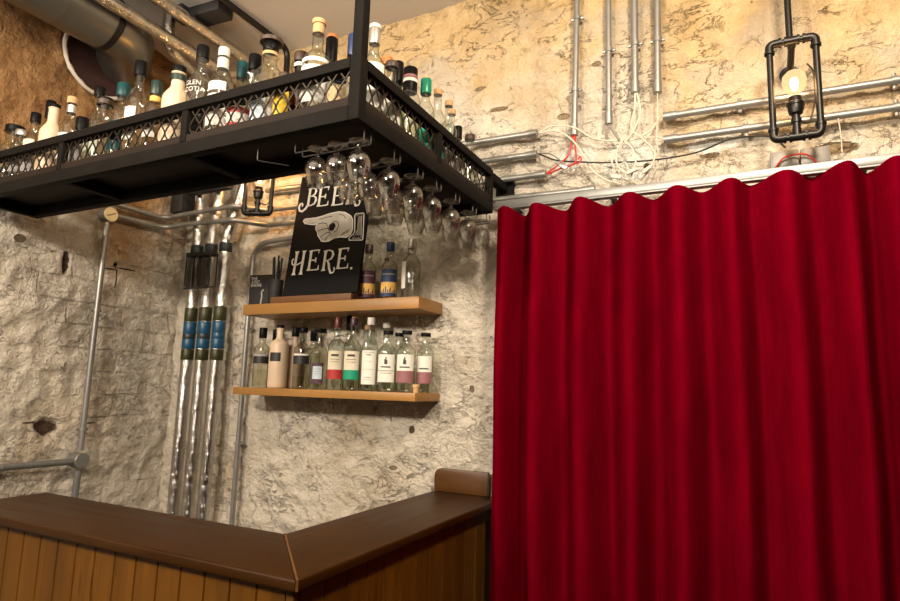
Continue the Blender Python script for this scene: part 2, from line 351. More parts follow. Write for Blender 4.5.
    def poly(s, pts, F, h0, h1):
        n = len(pts); vs = [F(p[0],p[1],h0) for p in pts] + [F(p[0],p[1],h1) for p in pts]
        s.vf(vs, [tuple(range(n-1,-1,-1)), tuple(range(n,2*n))] + [(i,(i+1)%n,n+(i+1)%n,n+i) for i in range(n)]); return s
    def build(s, name, mat, parent=None, smooth=True, tris=False):
        bmesh.ops.recalc_face_normals(s.bm, faces=s.bm.faces)
        me = bpy.data.meshes.new(name); s.bm.to_mesh(me); s.bm.free()
        if smooth:
            me.polygons.foreach_set('use_smooth', [True]*len(me.polygons))
            try: me.set_sharp_from_angle(angle=rad(38))
            except Exception: pass
        me.materials.append(mat)
        o = bpy.data.objects.new(name, me); COL.objects.link(o)
        if parent is not None: o.parent = parent
        return o
def tag(o, label=None, cat=None, group=None, kind=None):
    if label: o['label'] = label
    if cat: o['category'] = cat
    if group: o['group'] = group
    if kind: o['kind'] = kind
    return o
def empty(name, loc, label, cat, group=None, rz=0):
    o = bpy.data.objects.new(name, None); COL.objects.link(o); o.location = loc; o.rotation_euler = (0,0,rz)
    o.empty_display_size = .05
    return tag(o, label, cat, group)
def copy_tree(o, parent=None):
    c = o.copy(); COL.objects.link(c)
    if parent is not None: c.parent = parent
    for ch in list(o.children): copy_tree(ch, c)
    return c
def spline(pts, k=8):
    P = [Vector(p) for p in pts]; P = [P[0]*2-P[1]] + P + [P[-1]*2-P[-2]]; out = []
    for i in range(1, len(P)-2):
        for j in range(k):
            t = j/k; a,b,c,d = P[i-1:i+3]
            out.append(.5*((2*b)+(c-a)*t+(2*a-5*b+4*c-d)*t*t+(3*b-a-3*c+d)*t**3))
    return out + [P[-2]]
def bend(pts, r, k=6):
    """polyline with its corners rounded to radius r"""
    P = [Vector(p) for p in pts]; out = [P[0]]
    for a, b, c in zip(P, P[1:], P[2:]):
        u = (a-b).normalized(); w = (c-b).normalized(); h = u.angle(w)/2; d = min(r/math.tan(h), (a-b).length*.49, (c-b).length*.49)
        p, q = b+u*d, b+w*d
        for i in range(k+1):
            t = i/k; out.append(p*(1-t)**2 + b*2*t*(1-t) + q*t*t)
    return out + [P[-1]]

# ------------------------------------------------------------------ camera (24 mm lens, looking slightly up and to the left)
CAM = Vector((0,-2.3,1.6))
yaw, pit, rol = rad(-26.7306), rad(8.3888), rad(1.7098)
f = Vector((math.sin(yaw)*math.cos(pit), math.cos(yaw)*math.cos(pit), math.sin(pit)))
r0 = Vector((math.cos(yaw), -math.sin(yaw), 0)); u0 = r0.cross(f)
rr = r0*math.cos(rol)+u0*math.sin(rol); uu = u0*math.cos(rol)-r0*math.sin(rol)
cam = bpy.data.cameras.new('camera'); cam.lens = 36*599.63/900; cam.sensor_width = 36; cam.clip_start = .02
co = bpy.data.objects.new('camera', cam); COL.objects.link(co)
co.matrix_world = Matrix(((rr.x,uu.x,-f.x,CAM.x),(rr.y,uu.y,-f.y,CAM.y),(rr.z,uu.z,-f.z,CAM.z),(0,0,0,1)))
S.camera = co

# ------------------------------------------------------------------ room shell
WX, CZ, RX, FY = -2.87, 3.4, 2.3, -4.6
def rough(u, z, seed):
    p = Vector((u, z, seed))
    a = noise.fractal(p*2.3, 1.0, 2.1, 3)*.016
    b = abs(noise.noise(p*7.5 + Vector((3,1,0))))*.022
    c = noise.fractal(p*22, .8, 2.0, 3)*.0065
    return max(0.0, min(.046, .012 + a + b + c))
def rough_wall(name, org, du, ulen, mat, out, seed, pits=(), u_dense=None):
    """plaster wall: heights between 0.85 m and the ceiling get the uneven hand-plastered relief"""
    us = [ulen*i/int(ulen/.0125) for i in range(int(ulen/.0125)+1)]
    zs = [0, .4, .8] + [.85 + (CZ-.85)*i/204 for i in range(205)]
    m = MB(); vs = []; fs = []
    for z in zs:
        for u in us:
            d = rough(u, z, seed) if z > .82 else .01
            for pu, pz, ru, rz, dep in pits:
                q = math.hypot((u-pu)/ru, (z-pz)/rz) + noise.noise(Vector((u*30, z*30, 5)))*.3
                if q < 1.15: d += dep*min(1, (1.15-q)*4)
            vs.append(tuple(org[i] + du[i]*u + out[i]*d for i in range(2)) + (z,))
    n = len(us)
    for j in range(len(zs)-1):
        for i in range(n-1): fs.append((j*n+i, j*n+i+1, (j+1)*n+i+1, (j+1)*n+i))
    me = bpy.data.meshes.new(name); me.from_pydata(vs, [], fs)
    me.polygons.foreach_set('use_smooth', [True]*len(me.polygons)); me.materials.append(mat)
    o = bpy.data.objects.new(name, me); COL.objects.link(o); o['kind'] = 'structure'; return o
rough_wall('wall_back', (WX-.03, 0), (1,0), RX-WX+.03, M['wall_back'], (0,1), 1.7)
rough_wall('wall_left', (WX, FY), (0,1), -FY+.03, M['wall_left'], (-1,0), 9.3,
           [(-.61-FY,1.372,.05,.04,.03), (-.627-FY,2.135,.018,.06,.012), (-.372-FY,2.178,.016,.018,.02), (-.30-FY,1.30,.06,.04,.012), (-.22-FY,1.12,.08,.05,.014)])
tag(MB().box((WX-.05,FY,-.06),(RX,.05,0)).build('floor', M['floor'], None, False), kind='structure')
tag(MB().box((WX-.05,FY,CZ),(RX,.05,CZ+.06)).build('ceiling', M['ceiling'], None, False), kind='structure')
tag(MB().box((RX,FY,0),(RX+.06,.05,CZ)).build('wall_right', M['far_wall'], None, False), kind='structure')
tag(MB().box((WX-.05,FY-.06,0),(RX+.06,FY,CZ)).build('wall_front', M['far_wall'], None, False), kind='structure')

# ------------------------------------------------------------------ bar counter
bar = empty('bar_counter', (-1.05,-1.06,0), 'L-shaped wooden bar counter with dark walnut top and orange pine board front', 'bar counter')
inv = Vector((1.05,1.06,0))
def LB(p): return (p[0]+1.05, p[1]+1.06)
ZT = 1.181
def slab(poly, name, mat):
    m = MB(); m.prism([LB(p) for p in poly], ZT-.028, ZT, .006, 3)
    return m.build(name, mat, bar)
slab([(-2.337,-1.216),(-.898,-1.216),(-1.2035,-.9105),(-2.337,-.9105)], 'counter_top', M['top'])
slab([(-.896,-1.2145),(-.896,-.004),(-1.2015,-.004),(-1.2015,-.9095)], 'counter_top', M['top_y'])
m = MB(); m.prism([LB(p) for p in ((-.8975,-1.2165),(-.894,-1.2125),(-1.2005,-.9075),(-1.2055,-.911))], ZT-.024, ZT+.0005)
tag(m.build('corner_joint', M['joint'], bar, False), 'pale worn mitre line across the corner of the top')
def boarded(p0, p1, nrm, name):
    """tongue-and-groove boards from p0 to p1, V-grooves cut in the outer face"""
    p0, p1, nrm = Vector(p0), Vector(p1), Vector(nrm); ln = (p1-p0).length; d = (p1-p0)/ln; w = .0862
    prof = [(0,0)]; n = int(round(ln/w)); w = ln/n
    for i in range(1, n): prof += [(i*w-.0035,0), (i*w-.001,-.004), (i*w+.001,-.004), (i*w+.0035,0)]
    prof += [(ln,0), (ln,-.022), (0,-.022)]
    m = MB(); m.prism([LB(p0+d*a+nrm*b) for a, b in prof], .0, ZT-.0285)
    return m.build(name, M['pine'], bar, False)
boarded((-2.305,-1.180), (-.9565,-1.180), (0,-1), 'front_panel')
boarded((-.932,-1.1565), (-.932,-.006), (1,0), 'front_panel')
MB().box((LB((-.956,0))[0],LB((0,-1.1795))[1],0),(LB((-.9325,0))[0],LB((0,-1.157))[1],ZT-.0285),.004).build('corner_bead', M['pine'], bar)
boarded((-2.305,-.945), (-2.305,-1.157), (-1,0), 'end_panel')
m = MB(); pts = [(-1.196,ZT+.0006),(-.955,ZT+.0006),(-.955,1.274)]
for i in range(7):
    a = PI/2 + PI/2*i/6; pts.append((-1.196+.03+.03*math.cos(a), 1.244+.03*math.sin(a)))
m.prism([(p[0]+1.05,p[1]) for p in pts], -.022, -.002, .003, 2, Matrix(((1,0,0,0),(0,0,1,1.06),(0,1,0,0),(0,0,0,1))))
m.build('upstand', M['upstand'], bar)

# ------------------------------------------------------------------ wall shelves
def shelf(x0, x1, zt, th, label):
    o = empty('wall_shelf', (x0,0,zt-th), label, 'shelf', 'oak wall shelves')
    MB().box((0,-.20,0),(x1-x0,.012,th),.002).build('board', M['oak'], o)
    return o
shelf(-2.165,-1.20,1.970,.050,'upper honey-coloured oak wall shelf holding the black chalk sign')
shelf(-2.190,-1.20,1.580,.034,'lower honey-coloured oak wall shelf lined with bottles')

# ------------------------------------------------------------------ bottles
def text_mesh(txt, size):
    c = bpy.data.curves.new('txt', 'FONT'); c.body = txt; c.size = size; c.align_x = 'CENTER'; c.extrude = 0; c.resolution_u = 2
    o = bpy.data.objects.new('txt', c); COL.objects.link(o)
    dg = bpy.context.evaluated_depsgraph_get(); me = bpy.data.meshes.new_from_object(o.evaluated_get(dg))
    vs = [tuple(v.co) for v in me.vertices]; fs = [tuple(p.vertices) for p in me.polygons]
    bpy.data.objects.remove(o); bpy.data.curves.remove(c); bpy.data.meshes.remove(me)
    return vs, fs
def wrap_text(m, txt, size, r, z, a=0.0):
    vs, fs = text_mesh(txt, size)
    m.vf([(r*math.sin(a+x/r), -r*math.cos(a+x/r), z+y) for x, y, _ in vs], fs)
def profile(H, R, rn, hb, hs, capz):
    p = [(0,.0), (R*.86,.0), (R*.97,.004), (R,.010), (R,hb)]
    for i in range(1, 7):
        t = i/6; p.append((rn+(R-rn)*(.5+.5*math.cos(PI*t))**.8, hb+hs*t))
    return p + [(rn,capz-.004), (rn*1.12,capz-.003), (rn*1.12,capz), (0,capz)]
def bottle(name, loc, H, R, mat, cap, label, group, cat='bottle', hb=.60, hs=.16, rn=.0145, ch=.034, cr=None, capname='cap', labels=(), liquid=None, shape=None, stop=None, face=None, neck=None, texts=()):
    """glass body with cap, wrapped labels and what is left of the drink; labels: (material, z0, z1, half-angle[, turn])"""
    capz = H-ch; m = MB()
    prof = shape or profile(H, R, rn, H*hb, H*hs, capz+.002)
    m.lathe(prof, 28)
    o = m.build(name, M[mat], None); tag(o, label, cat, group); o.location = loc
    if face is None: face = math.atan2(loc[0]-0.1, -loc[1]-2.2)*-1
    ang = math.atan2(0.0-loc[0], 2.3+loc[1])*.8 if face is None else face
    o.rotation_euler = (0,0,ang)
    cr = cr or rn*1.28
    c = MB(); c.lathe([(0,0),(cr*.97,0),(cr,.0015),(cr,ch-.002),(cr*.94,ch),(0,ch)], 20, (0,0,capz+.0026))
    c.build(capname, M[cap], o)
    if stop:
        MB().lathe([(0,0),(stop[1],0),(stop[1]*1.02,.002),(stop[1]*1.02,stop[2]-.002),(stop[1]*.96,stop[2]),(0,stop[2])], 20, (0,0,H+.0028)).build('stopper', M[stop[0]], o)
    if neck:
        MB().lathe([(rn*1.16,0),(rn*1.16,neck[1])], 20, (0,0,capz-neck[1]-.006)).build('neck_band', M[neck[0]], o)
    for k, q in enumerate(labels):
        t = q[4] if len(q) > 4 else 0
        MB().arc(R, H*q[1], H*q[2], t-q[3], t+q[3], .0006+.0003*k).build('label', M[q[0]], o, True)
    if texts:
        for col in sorted(set(t[0] for t in texts)):
            tm = MB()
            for t in texts:
                if t[0] == col: wrap_text(tm, t[1], t[2], (t[5] if len(t) > 5 else R)+.0022, H*t[3], t[4] if len(t) > 4 else 0)
            tm.build('lettering', M[col], o, False)
    if liquid:
        MB().lathe([(0,.006),(R*.9,.006),(R*.93,.012),(R*.93,H*liquid[1]),(0,H*liquid[1])], 22).build('drink', M[liquid[0]], o)
    return o
def rules(o, R, H, rows, col='inkgrey'):
    """printed rules on a label: (z fraction, half-width angle, height m[, turn])"""
    m = MB()
    for q in rows:
        t = q[3] if len(q) > 3 else 0
        m.arc(R+.0016, H*q[0], H*q[0]+q[2], t-q[1], t+q[1], .0002, 8)
    return m.build('print', M[col], o)

DZ = 2.3685   # top of the hanging rack's board
GR = 'bottles along the hanging rack'
G = [
 dict(p=(-2.740,-.985),H=.270,R=.043,mat='clear',cap='c_black',ch=.03,rn=.030,cr=.036,hb=.62,hs=.12,label='wide squat clear jar-like bottle with broad black lid, farthest left on the rack'),
 dict(p=(-2.647,-1.005),H=.228,R=.031,mat='clear',cap='c_silver',ch=.024,rn=.017,hb=.68,hs=.14,labels=[('lgrey',.2,.5,1.0)],label='short clear bottle with silver screw cap near the left end of the rack'),
 dict(p=(-2.560,-1.004),H=.287,R=.030,mat='clear',cap='c_black',ch=.04,labels=[('cream',.46,.59,.8),('lgrey',.12,.42,1.0)],label='slim clear bottle with black capsule and a round cream shoulder label'),
 dict(p=(-2.595,-.935),H=.378,R=.030,mat='smoke',cap='c_black',ch=.075,rn=.0155,cr=.0185,label='tall dark bottle with long black capsule, left of the cream stoneware bottle'),
 dict(p=(-2.447,-.998),H=.305,R=.041,mat='ceramic',cap='c_black',ch=.016,rn=.019,cr=.020,hb=.60,hs=.17,label='cream stoneware bottle with thin black cap at left of the rack'),
 dict(p=(-2.318,-1.006),H=.305,R=.033,mat='clear',cap='cork',ch=.026,neck=('c_silver',.03),labels=[('white',.16,.50,1.1)],label='clear bottle with tan cork top and silver neck band right of the stoneware one'),
 dict(p=(-2.238,-1.006),H=.206,R=.029,mat='clear',cap='c_black',ch=.05,rn=.018,cr=.022,hb=.62,hs=.12,labels=[('lgrey',.1,.45,1.0)],label='small clear bottle with a tall black square-shouldered cap above the rail'),
 dict(p=(-2.270,-.935),H=.372,R=.034,mat='clear',cap='c_black',ch=.036,rn=.0155,labels=[('white',.2,.42,.9)],label='tall clear bottle with short black cap behind the small black-capped one'),
 dict(p=(-2.135,-.990),H=.262,R=.045,mat='clear',cap='c_dark',ch=.02,rn=.022,cr=.031,hb=.58,hs=.20,stop=('c_black',.027,.009),label='wide clear decanter with broad dark stopper, left of the teal-topped bottle'),
 dict(p=(-2.020,-1.000),H=.300,R=.034,mat='clear',cap='c_teal',ch=.05,rn=.017,cr=.023,labels=[('c_teal',.12,.50,.9)],label='clear bottle with a rounded teal capsule on the rack'),
 dict(p=(-1.932,-1.002),H=.366,R=.037,mat='clear',cap='c_black',ch=.055,rn=.0155,cr=.021,hb=.58,hs=.18,labels=[('white',.16,.50,.6)],label='tallest clear bottle with black cap in the left half of the rack'),
 dict(p=(-1.826,-1.008),H=.264,R=.030,mat='smoke',cap='c_dkgreen',ch=.05,rn=.016,cr=.019,neck=('lgold',.02),labels=[('white',.2,.5,.9)],label='clear bottle with dark green capsule and gold neck band'),
 dict(p=(-1.735,-.994),H=.306,R=.046,mat='ceramic',cap='c_black',ch=.024,rn=.022,cr=.0235,hb=.60,hs=.17,neck=('c_dkgreen',.022),label='large cream stoneware bottle with black and green neck mid-rack'),
 dict(p=(-1.865,-.900),H=.335,R=.030,mat='smoke',cap='c_black',ch=.05,label='dark-capped bottle half hidden behind the large stoneware bottle'),
 dict(p=(-1.620,-.998),H=.352,R=.041,mat='clear',cap='c_black',ch=.048,rn=.0165,cr=.021,hb=.60,hs=.17,labels=[('lblack',.1,.4,.5,.6)],texts=[('white','GLEN',.023,.560),('white','SCOTIA',.023,.495)],label='clear bottle lettered GLEN SCOTIA in white, with black cap'),
 dict(p=(-1.515,-1.001),H=.318,R=.038,mat='clear',cap='c_white',ch=.03,rn=.0155,cr=.018,neck=('c_white',.035),labels=[('white',.50,.595,.9),('white',.12,.46,1.0)],label='clear bottle with white top and white labels beside the GLEN SCOTIA one'),
 dict(p=(-1.530,-.905),H=.322,R=.030,mat='smoke',cap='c_teal',ch=.06,rn=.015,cr=.0185,label='dark teal-capped bottle behind the white-topped one'),
 dict(p=(-1.447,-.93),H=.315,R=.031,mat='clear',cap='c_black',ch=.055,rn=.015,cr=.021,label='clear bottle with black cap standing behind the red-banded bottle'),
 dict(p=(-1.425,-.998),H=.150,R=.038,mat='clear',cap='c_black',ch=.035,rn=.022,cr=.027,hb=.58,hs=.14,labels=[('white',.0+.1,.56,1.5),('lred',.44,.56,1.5),('lred',.12,.22,1.5)],label='short bottle with red and white banded label behind the mesh'),
 dict(p=(-1.335,-.975),H=.305,R=.051,mat='clear',cap='c_black',ch=.026,rn=.022,cr=.025,hb=.60,hs=.18,stop=('c_dark',.036,.014),neck=('cork',.010),labels=[('pale',.06+.05,.42,.55,-.25),('white',.1,.44,.3,.75)],label='wide round clear decanter with broad dark wooden stopper'),
 dict(p=(-1.238,-.940),H=.268,R=.032,mat='brown',cap='c_dark',ch=.03,rn=.018,cr=.022,neck=('c_white',.012),label='brown bottle with round dark stopper right of the wide decanter'),
 dict(p=(-1.240,-1.008),H=.165,R=.026,mat='amber',cap='c_dark',ch=.02,rn=.012,hb=.68,hs=.14,labels=[('lyellow',.1,.66,1.2)],label='small bottle with a plain bright yellow label behind the mesh'),
 dict(p=(-1.130,-.992),H=.306,R=.043,mat='clear',cap='cork',ch=.030,rn=.0165,cr=.018,stop=('cork',.021,.014),hb=.60,hs=.15,labels=[('white',.56,.60,1.1),('white',.14,.52,1.15)],label='tall round-shouldered clear bottle with cork and white label by the corner post'),
 dict(p=(-1.148,-.905),H=.315,R=.032,mat='smoke',cap='c_black',ch=.075,rn=.0165,cr=.019,stop=('c_orange',.017,.012),label='dark bottle with black capsule and orange top, behind the corked one'),
 dict(p=(-1.066,-.900),H=.308,R=.032,mat='smoke',cap='c_blue',ch=.07,rn=.0165,cr=.019,label='bottle with navy blue capsule just left of the corner post'),
 dict(p=(-1.032,-1.004),H=.128,R=.032,mat='clear',cap='c_bright',ch=.028,rn=.019,cr=.023,hb=.62,hs=.14,labels=[('ltan',.2,.55,1.0)],label='small clear bottle with bright blue cap inside the corner of the rack'),
]
GRIGHT = [
 dict(p=(-.985,-.905),H=.306,R=.036,mat='clear',cap='c_silver',ch=.050,rn=.0145,cr=.0165,stop=('c_white',.0175,.012),labels=[('white',.5,.6,.9),('white',.14,.46,1.15)],label='clear bottle with silver and white capsule just right of the corner post'),
 dict(p=(-1.040,-.752),H=.308,R=.030,mat='clear',cap='c_orange',ch=.03,label='clear bottle with pale orange top behind the first right-hand bottles'),
 dict(p=(-.980,-.812),H=.245,R=.034,mat='clear',cap='c_dark',ch=.020,rn=.0145,cr=.0205,labels=[('white',.14,.5,1.1)],label='clear bottle with brown stopper and white label on the right arm of the rack'),
 dict(p=(-1.056,-.656),H=.345,R=.031,mat='green',cap='c_black',ch=.085,rn=.0155,cr=.019,label='yellow-green glass bottle with long black capsule'),
 dict(p=(-.984,-.690),H=.288,R=.037,mat='clear',cap='c_black',ch=.085,rn=.019,cr=.024,labels=[('liquor',.1,.5,1.1)],label='clear bottle with broad black capsule ringed by a pink and white band'),
 dict(p=(-.980,-.590),H=.298,R=.033,mat='clear',cap='c_green',ch=.055,rn=.0145,cr=.0195,stop=('cork',.013,.010),labels=[('lteal',.1,.36,1.2)],label='clear bottle with bright green capsule and teal label'),
 dict(p=(-.980,-.500),H=.305,R=.033,mat='clear',cap='cork',ch=.022,rn=.014,cr=.016,labels=[('lteal',.12,.3,1.1)],label='clear corked bottle right of the green-capped one'),
 dict(p=(-.980,-.412),H=.302,R=.033,mat='clear',cap='cork',ch=.022,rn=.014,cr=.016,labels=[('lgrey',.1,.36,1.2)],label='clear corked bottle with grey label on the right arm of the rack'),
 dict(p=(-1.045,-.262),H=.345,R=.030,mat='clear',cap='cork',ch=.02,rn=.014,label='clear corked bottle set behind, near the wall end of the rack'),
 dict(p=(-.979,-.332),H=.232,R=.031,mat='clear',cap='c_black',ch=.05,rn=.014,cr=.017,labels=[('white',.12,.5,1.1)],label='short clear bottle with black capsule near the wall end of the rack'),
 dict(p=(-.982,-.215),H=.246,R=.035,mat='clear',cap='c_dark',ch=.022,rn=.0155,cr=.021,labels=[('liquor',.1,.5,1.1)],label='clear bottle with dark stopper, last on the right arm by the wall'),
]
for q in G + GRIGHT:
    q = dict(q); p = q.pop('p'); right = p[0] > -1.06 and p[1] > -.93
    fa = (rad(48) if right else rad(24)) + random.uniform(-.15, .15)
    b = bottle('bottle', (p[0],p[1],DZ), group=GR, face=fa, **q)
    if 'pink and white' in q['label']:
        MB().lathe([(.0245,0),(.0245,.012)], 22, (0,0,q['H']-.05)).build('neck_band', M['white'], b)
        MB().lathe([(.0246,0),(.0246,.010)], 22, (0,0,q['H']-.036)).build('neck_band', M['lmauve'], b)

GL = 'bottles on the lower shelf'; SZ = 1.5805
ISL = dict(hb=.64, hs=.12, rn=.0145, cr=.0185)
def low(p, H, R, mat, cap, label, **k):
    return bottle('bottle', (p[0],p[1],SZ), H, R*(1.07 if p[1] < -.1 else 1), mat, cap, label, GL, face=math.atan2(-p[0], p[1]+2.3)*.75, **k)
low((-2.097,-.125),.282,.034,'smoke','c_black','clear bottle with black cap and black label band, leftmost on the lower shelf',ch=.05,labels=[('lblack',.40,.56,1.2),('lgrey',.52,.56,1.15)],liquid=('liquor',.3),**ISL)
low((-2.085,-.046),.281,.033,'smoke','c_black','black-capped bottle behind, between the leftmost bottle and the cream one',ch=.055,**ISL)
b = low((-1.985,-.130),.292,.041,'ceramic','c_black','cream stoneware bottle with black label patch on the lower shelf',ch=.014,hb=.70,hs=.10,rn=.0165,cr=.0175,labels=[('lblack',.42,.56,.62,-.25)])
low((-1.965,-.046),.289,.033,'pinkish','c_black','pinkish stoneware bottle with black cap behind the cream one',ch=.045,hb=.64,hs=.12,rn=.0145,cr=.018)
low((-1.850,-.125),.278,.036,'smoke','c_black','clear bottle with black cap and black band, right of the cream stoneware bottle',ch=.024,labels=[('lblack',.40,.57,1.2),('white',.54,.57,1.0)],liquid=('liquor',.2),hb=.64,hs=.12,rn=.0145,cr=.0195)
low((-1.850,-.046),.272,.033,'smoke','c_black','black-capped bottle behind, left of the pale blue label bottle',ch=.05,**ISL)
b = low((-1.752,-.122),.270,.036,'smoke','c_black','bottle with flat wide black cap and pale blue and dark red label',ch=.018,hb=.60,hs=.16,rn=.018,cr=.027,labels=[('lplum',.10,.44,.72),('pale',.17,.38,.55)])
rules(b,0.03852,.270,[(.33,.4,.002),(.29,.4,.0015),(.25,.4,.0015)])
b = low((-1.658,-.122),.318,.035,'clear','c_red','clear bottle with dark red capsule and red-bottomed cream label',ch=.045,stop=('cork',.011,.010),hb=.60,hs=.13,rn=.0145,cr=.0165,labels=[('cream',.275,.54,1.0),('lred',.15,.28,1.0)],liquid=('liquor',.3))
rules(b,0.03745,.318,[(.465,.42,.009),(.42,.55,.002),(.385,.5,.0015)],'ink')
low((-1.645,-.046),.340,.031,'smoke','c_black','tall bottle with black capsule behind the green-bottomed label',ch=.07,hb=.55,hs=.14,rn=.0145,cr=.018)
b = low((-1.570,-.122),.315,.035,'clear','c_plum','clear bottle with dark neck and green-bottomed cream label',ch=.035,stop=('cork',.011,.010),hb=.60,hs=.13,rn=.0145,cr=.0165,labels=[('cream',.275,.54,1.0),('lgreen',.15,.28,1.0)],liquid=('liquor',.28))
rules(b,0.03745,.315,[(.465,.42,.009),(.42,.55,.002),(.385,.5,.0015)],'ink')
b = low((-1.478,-.122),.315,.033,'clear','c_white','clear bottle with white capsule and tall plain white label',ch=.032,hb=.60,hs=.14,rn=.0145,cr=.0175,labels=[('white',.09,.55,1.0)],liquid=('liquor',.5))
rules(b,0.03531,.315,[(.52,.6,.0022),(.48,.3,.006),(.40,.42,.0015),(.29,.8,.0010),(.18,.34,.0028),(.15,.52,.0013)])
low((-1.556,-.034),.292,.031,'clear','cork','clear corked bottle behind, between green label and white label bottles',ch=.02,hb=.55,hs=.14,rn=.0135)
low((-1.455,-.034),.303,.031,'clear','c_white','clear bottle with pale top standing behind, right of the white label bottle',ch=.025,hb=.55,hs=.14,rn=.0135)
def lindores(p, label, band):
    b = low(p,.255,.0375,'clear','c_black',label,ch=.016,hb=.66,hs=.14,rn=.0155,cr=.0215,labels=[('white',.345,.61,1.0),(band or 'white',.155,.345 if band else .335,1.0)],liquid=('liquor',.6))
    m = MB()
    for a, z0, z1 in ((-.10,.45,.53),(0,.45,.57),(.10,.45,.52)): m.arc(.0375*1.07+.0017, .255*z0, .255*z1, a-.055, a+.055, .0002, 4)
    m.arc(.0375*1.07+.0017, .255*.395, .255*.395+.005, -.5, .5, .0002, 8)
    if not band: m.arc(.0375*1.07+.0017, .255*.30, .255*.30+.0015, -.6, .6, .0002, 8)
    m.build('print', M['ink'], b); return b
lindores((-1.388,-.122),'clear black-capped bottle with white two-part label and small tower emblem',None)
lindores((-1.295,-.122),'clear black-capped bottle with white label over mauve band, in front row centre-right','lmauve')
low((-1.385,-.034),.255,.032,'clear','c_black','black-capped bottle behind the tower emblem labels',ch=.016,hb=.66,hs=.14,rn=.015,cr=.0205)
b = low((-1.238,-.060),.250,.036,'clear','c_black','clear black-capped bottle with mauve-banded label, rightmost on the lower shelf',ch=.016,hb=.66,hs=.14,rn=.0155,cr=.0215,labels=[('white',.345,.61,1.0),('lmauve',.155,.345,1.0)],liquid=('liquor',.6))
rules(b,0.03852,.250,[(.395,.5,.004)],'ink')
o = MB().lathe([(0,0),(.0105,0),(.012,.003),(.012,.022),(.0145,.022),(.0145,.032),(.013,.034),(0,.034)],18).build('cork_stopper', M['cork'])
o.location = (-1.218,-.165,SZ); tag(o,'loose cork stopper on the right end of the lower shelf','cork')

UZ = 1.9705
for x, cap, lab, txt in ((-1.524,'c_plum','plum','wine'), (-1.410,'c_blue','navy','blue')):
    l0 = 'lplum' if lab == 'plum' else 'lblue'
    b = bottle('bottle', (x,-.100,UZ), .262, .036, 'smoke', cap, 'clear bottle with %s and %s label over golden band on the upper shelf' % (('plum capsule','plum') if lab=='plum' else ('navy capsule','navy')), 'bottles on the upper shelf',
        ch=.040, hb=.58, hs=.16, rn=.0155, cr=.0185, labels=[(l0,.31,.53,1.15),('lgold',.13,.31,1.15),(l0,.07,.13,1.15)], face=math.atan2(-x,2.2)*.8, liquid=('whisky',.3),
        texts=[('cream','KILCHOMAN',.0105,.43)])
    m = MB()
    for k in range(7):
        a = -.8+.26*k; m.arc(.036+.0018,   .262*.135, .262*(.16+.07*((k*37)%5)/4), a-.07, a+.07, .0002, 3)
    m.build('print', M[l0], b)
    if lab == 'navy':
        d = MB().lathe([(0,0),(.011,0),(.011,.0015),(0,.0015)],16).build('medallion', M['c_dark'], b); d.location=(-.012,-.0262,.262*.69); d.rotation_euler=(rad(60),0,0)
bottle('bottle', (-1.300,-.100,UZ), .268, .040, 'frost', 'c_silver', 'hazy clear bottle with silver capsule and narrow white side label on the upper shelf', 'bottles on the upper shelf',
       ch=.042, hb=.60, hs=.17, rn=.0165, cr=.0195, labels=[('white',.18,.62,.42,-.95)], face=math.atan2(1.3,2.2)*.8)

# ------------------------------------------------------------------ black sign with lettering and pointing hand
P0 = Vector((-1.936,-.188,2.0)); le = rad(8)
Us = Vector((1,0,.010)).normalized(); Vs = Vector((-.010, math.sin(le), math.cos(le))).normalized(); Ns = Us.cross(Vs)
sg = empty('pub_sign', P0, 'black upright board with white lettering and a pointing hand, leaning on upper shelf', 'sign')
Fs = lambda u, v, h: tuple(Us*u + Vs*v + Ns*h)
m = MB(); m.poly([(0,0),(.42,0),(.42,.615),(0,.615)], Fs, -.016, 0); m.build('board', M['sign'], sg, False)
MB().box((-.065,-.008,-.0295),(.395,.030,.0005),.002).build('ledge', M['ledge'], sg)
T = .0014
def letters(strokes, col, name, h=T):
    m = MB()
    for pts, w in strokes:
        if isinstance(w, (int,float)): w = [w]*len(pts)
        m.ribbon(pts, w, Fs, -.0002, h)
    return m.build(name, M[col], sg, False)
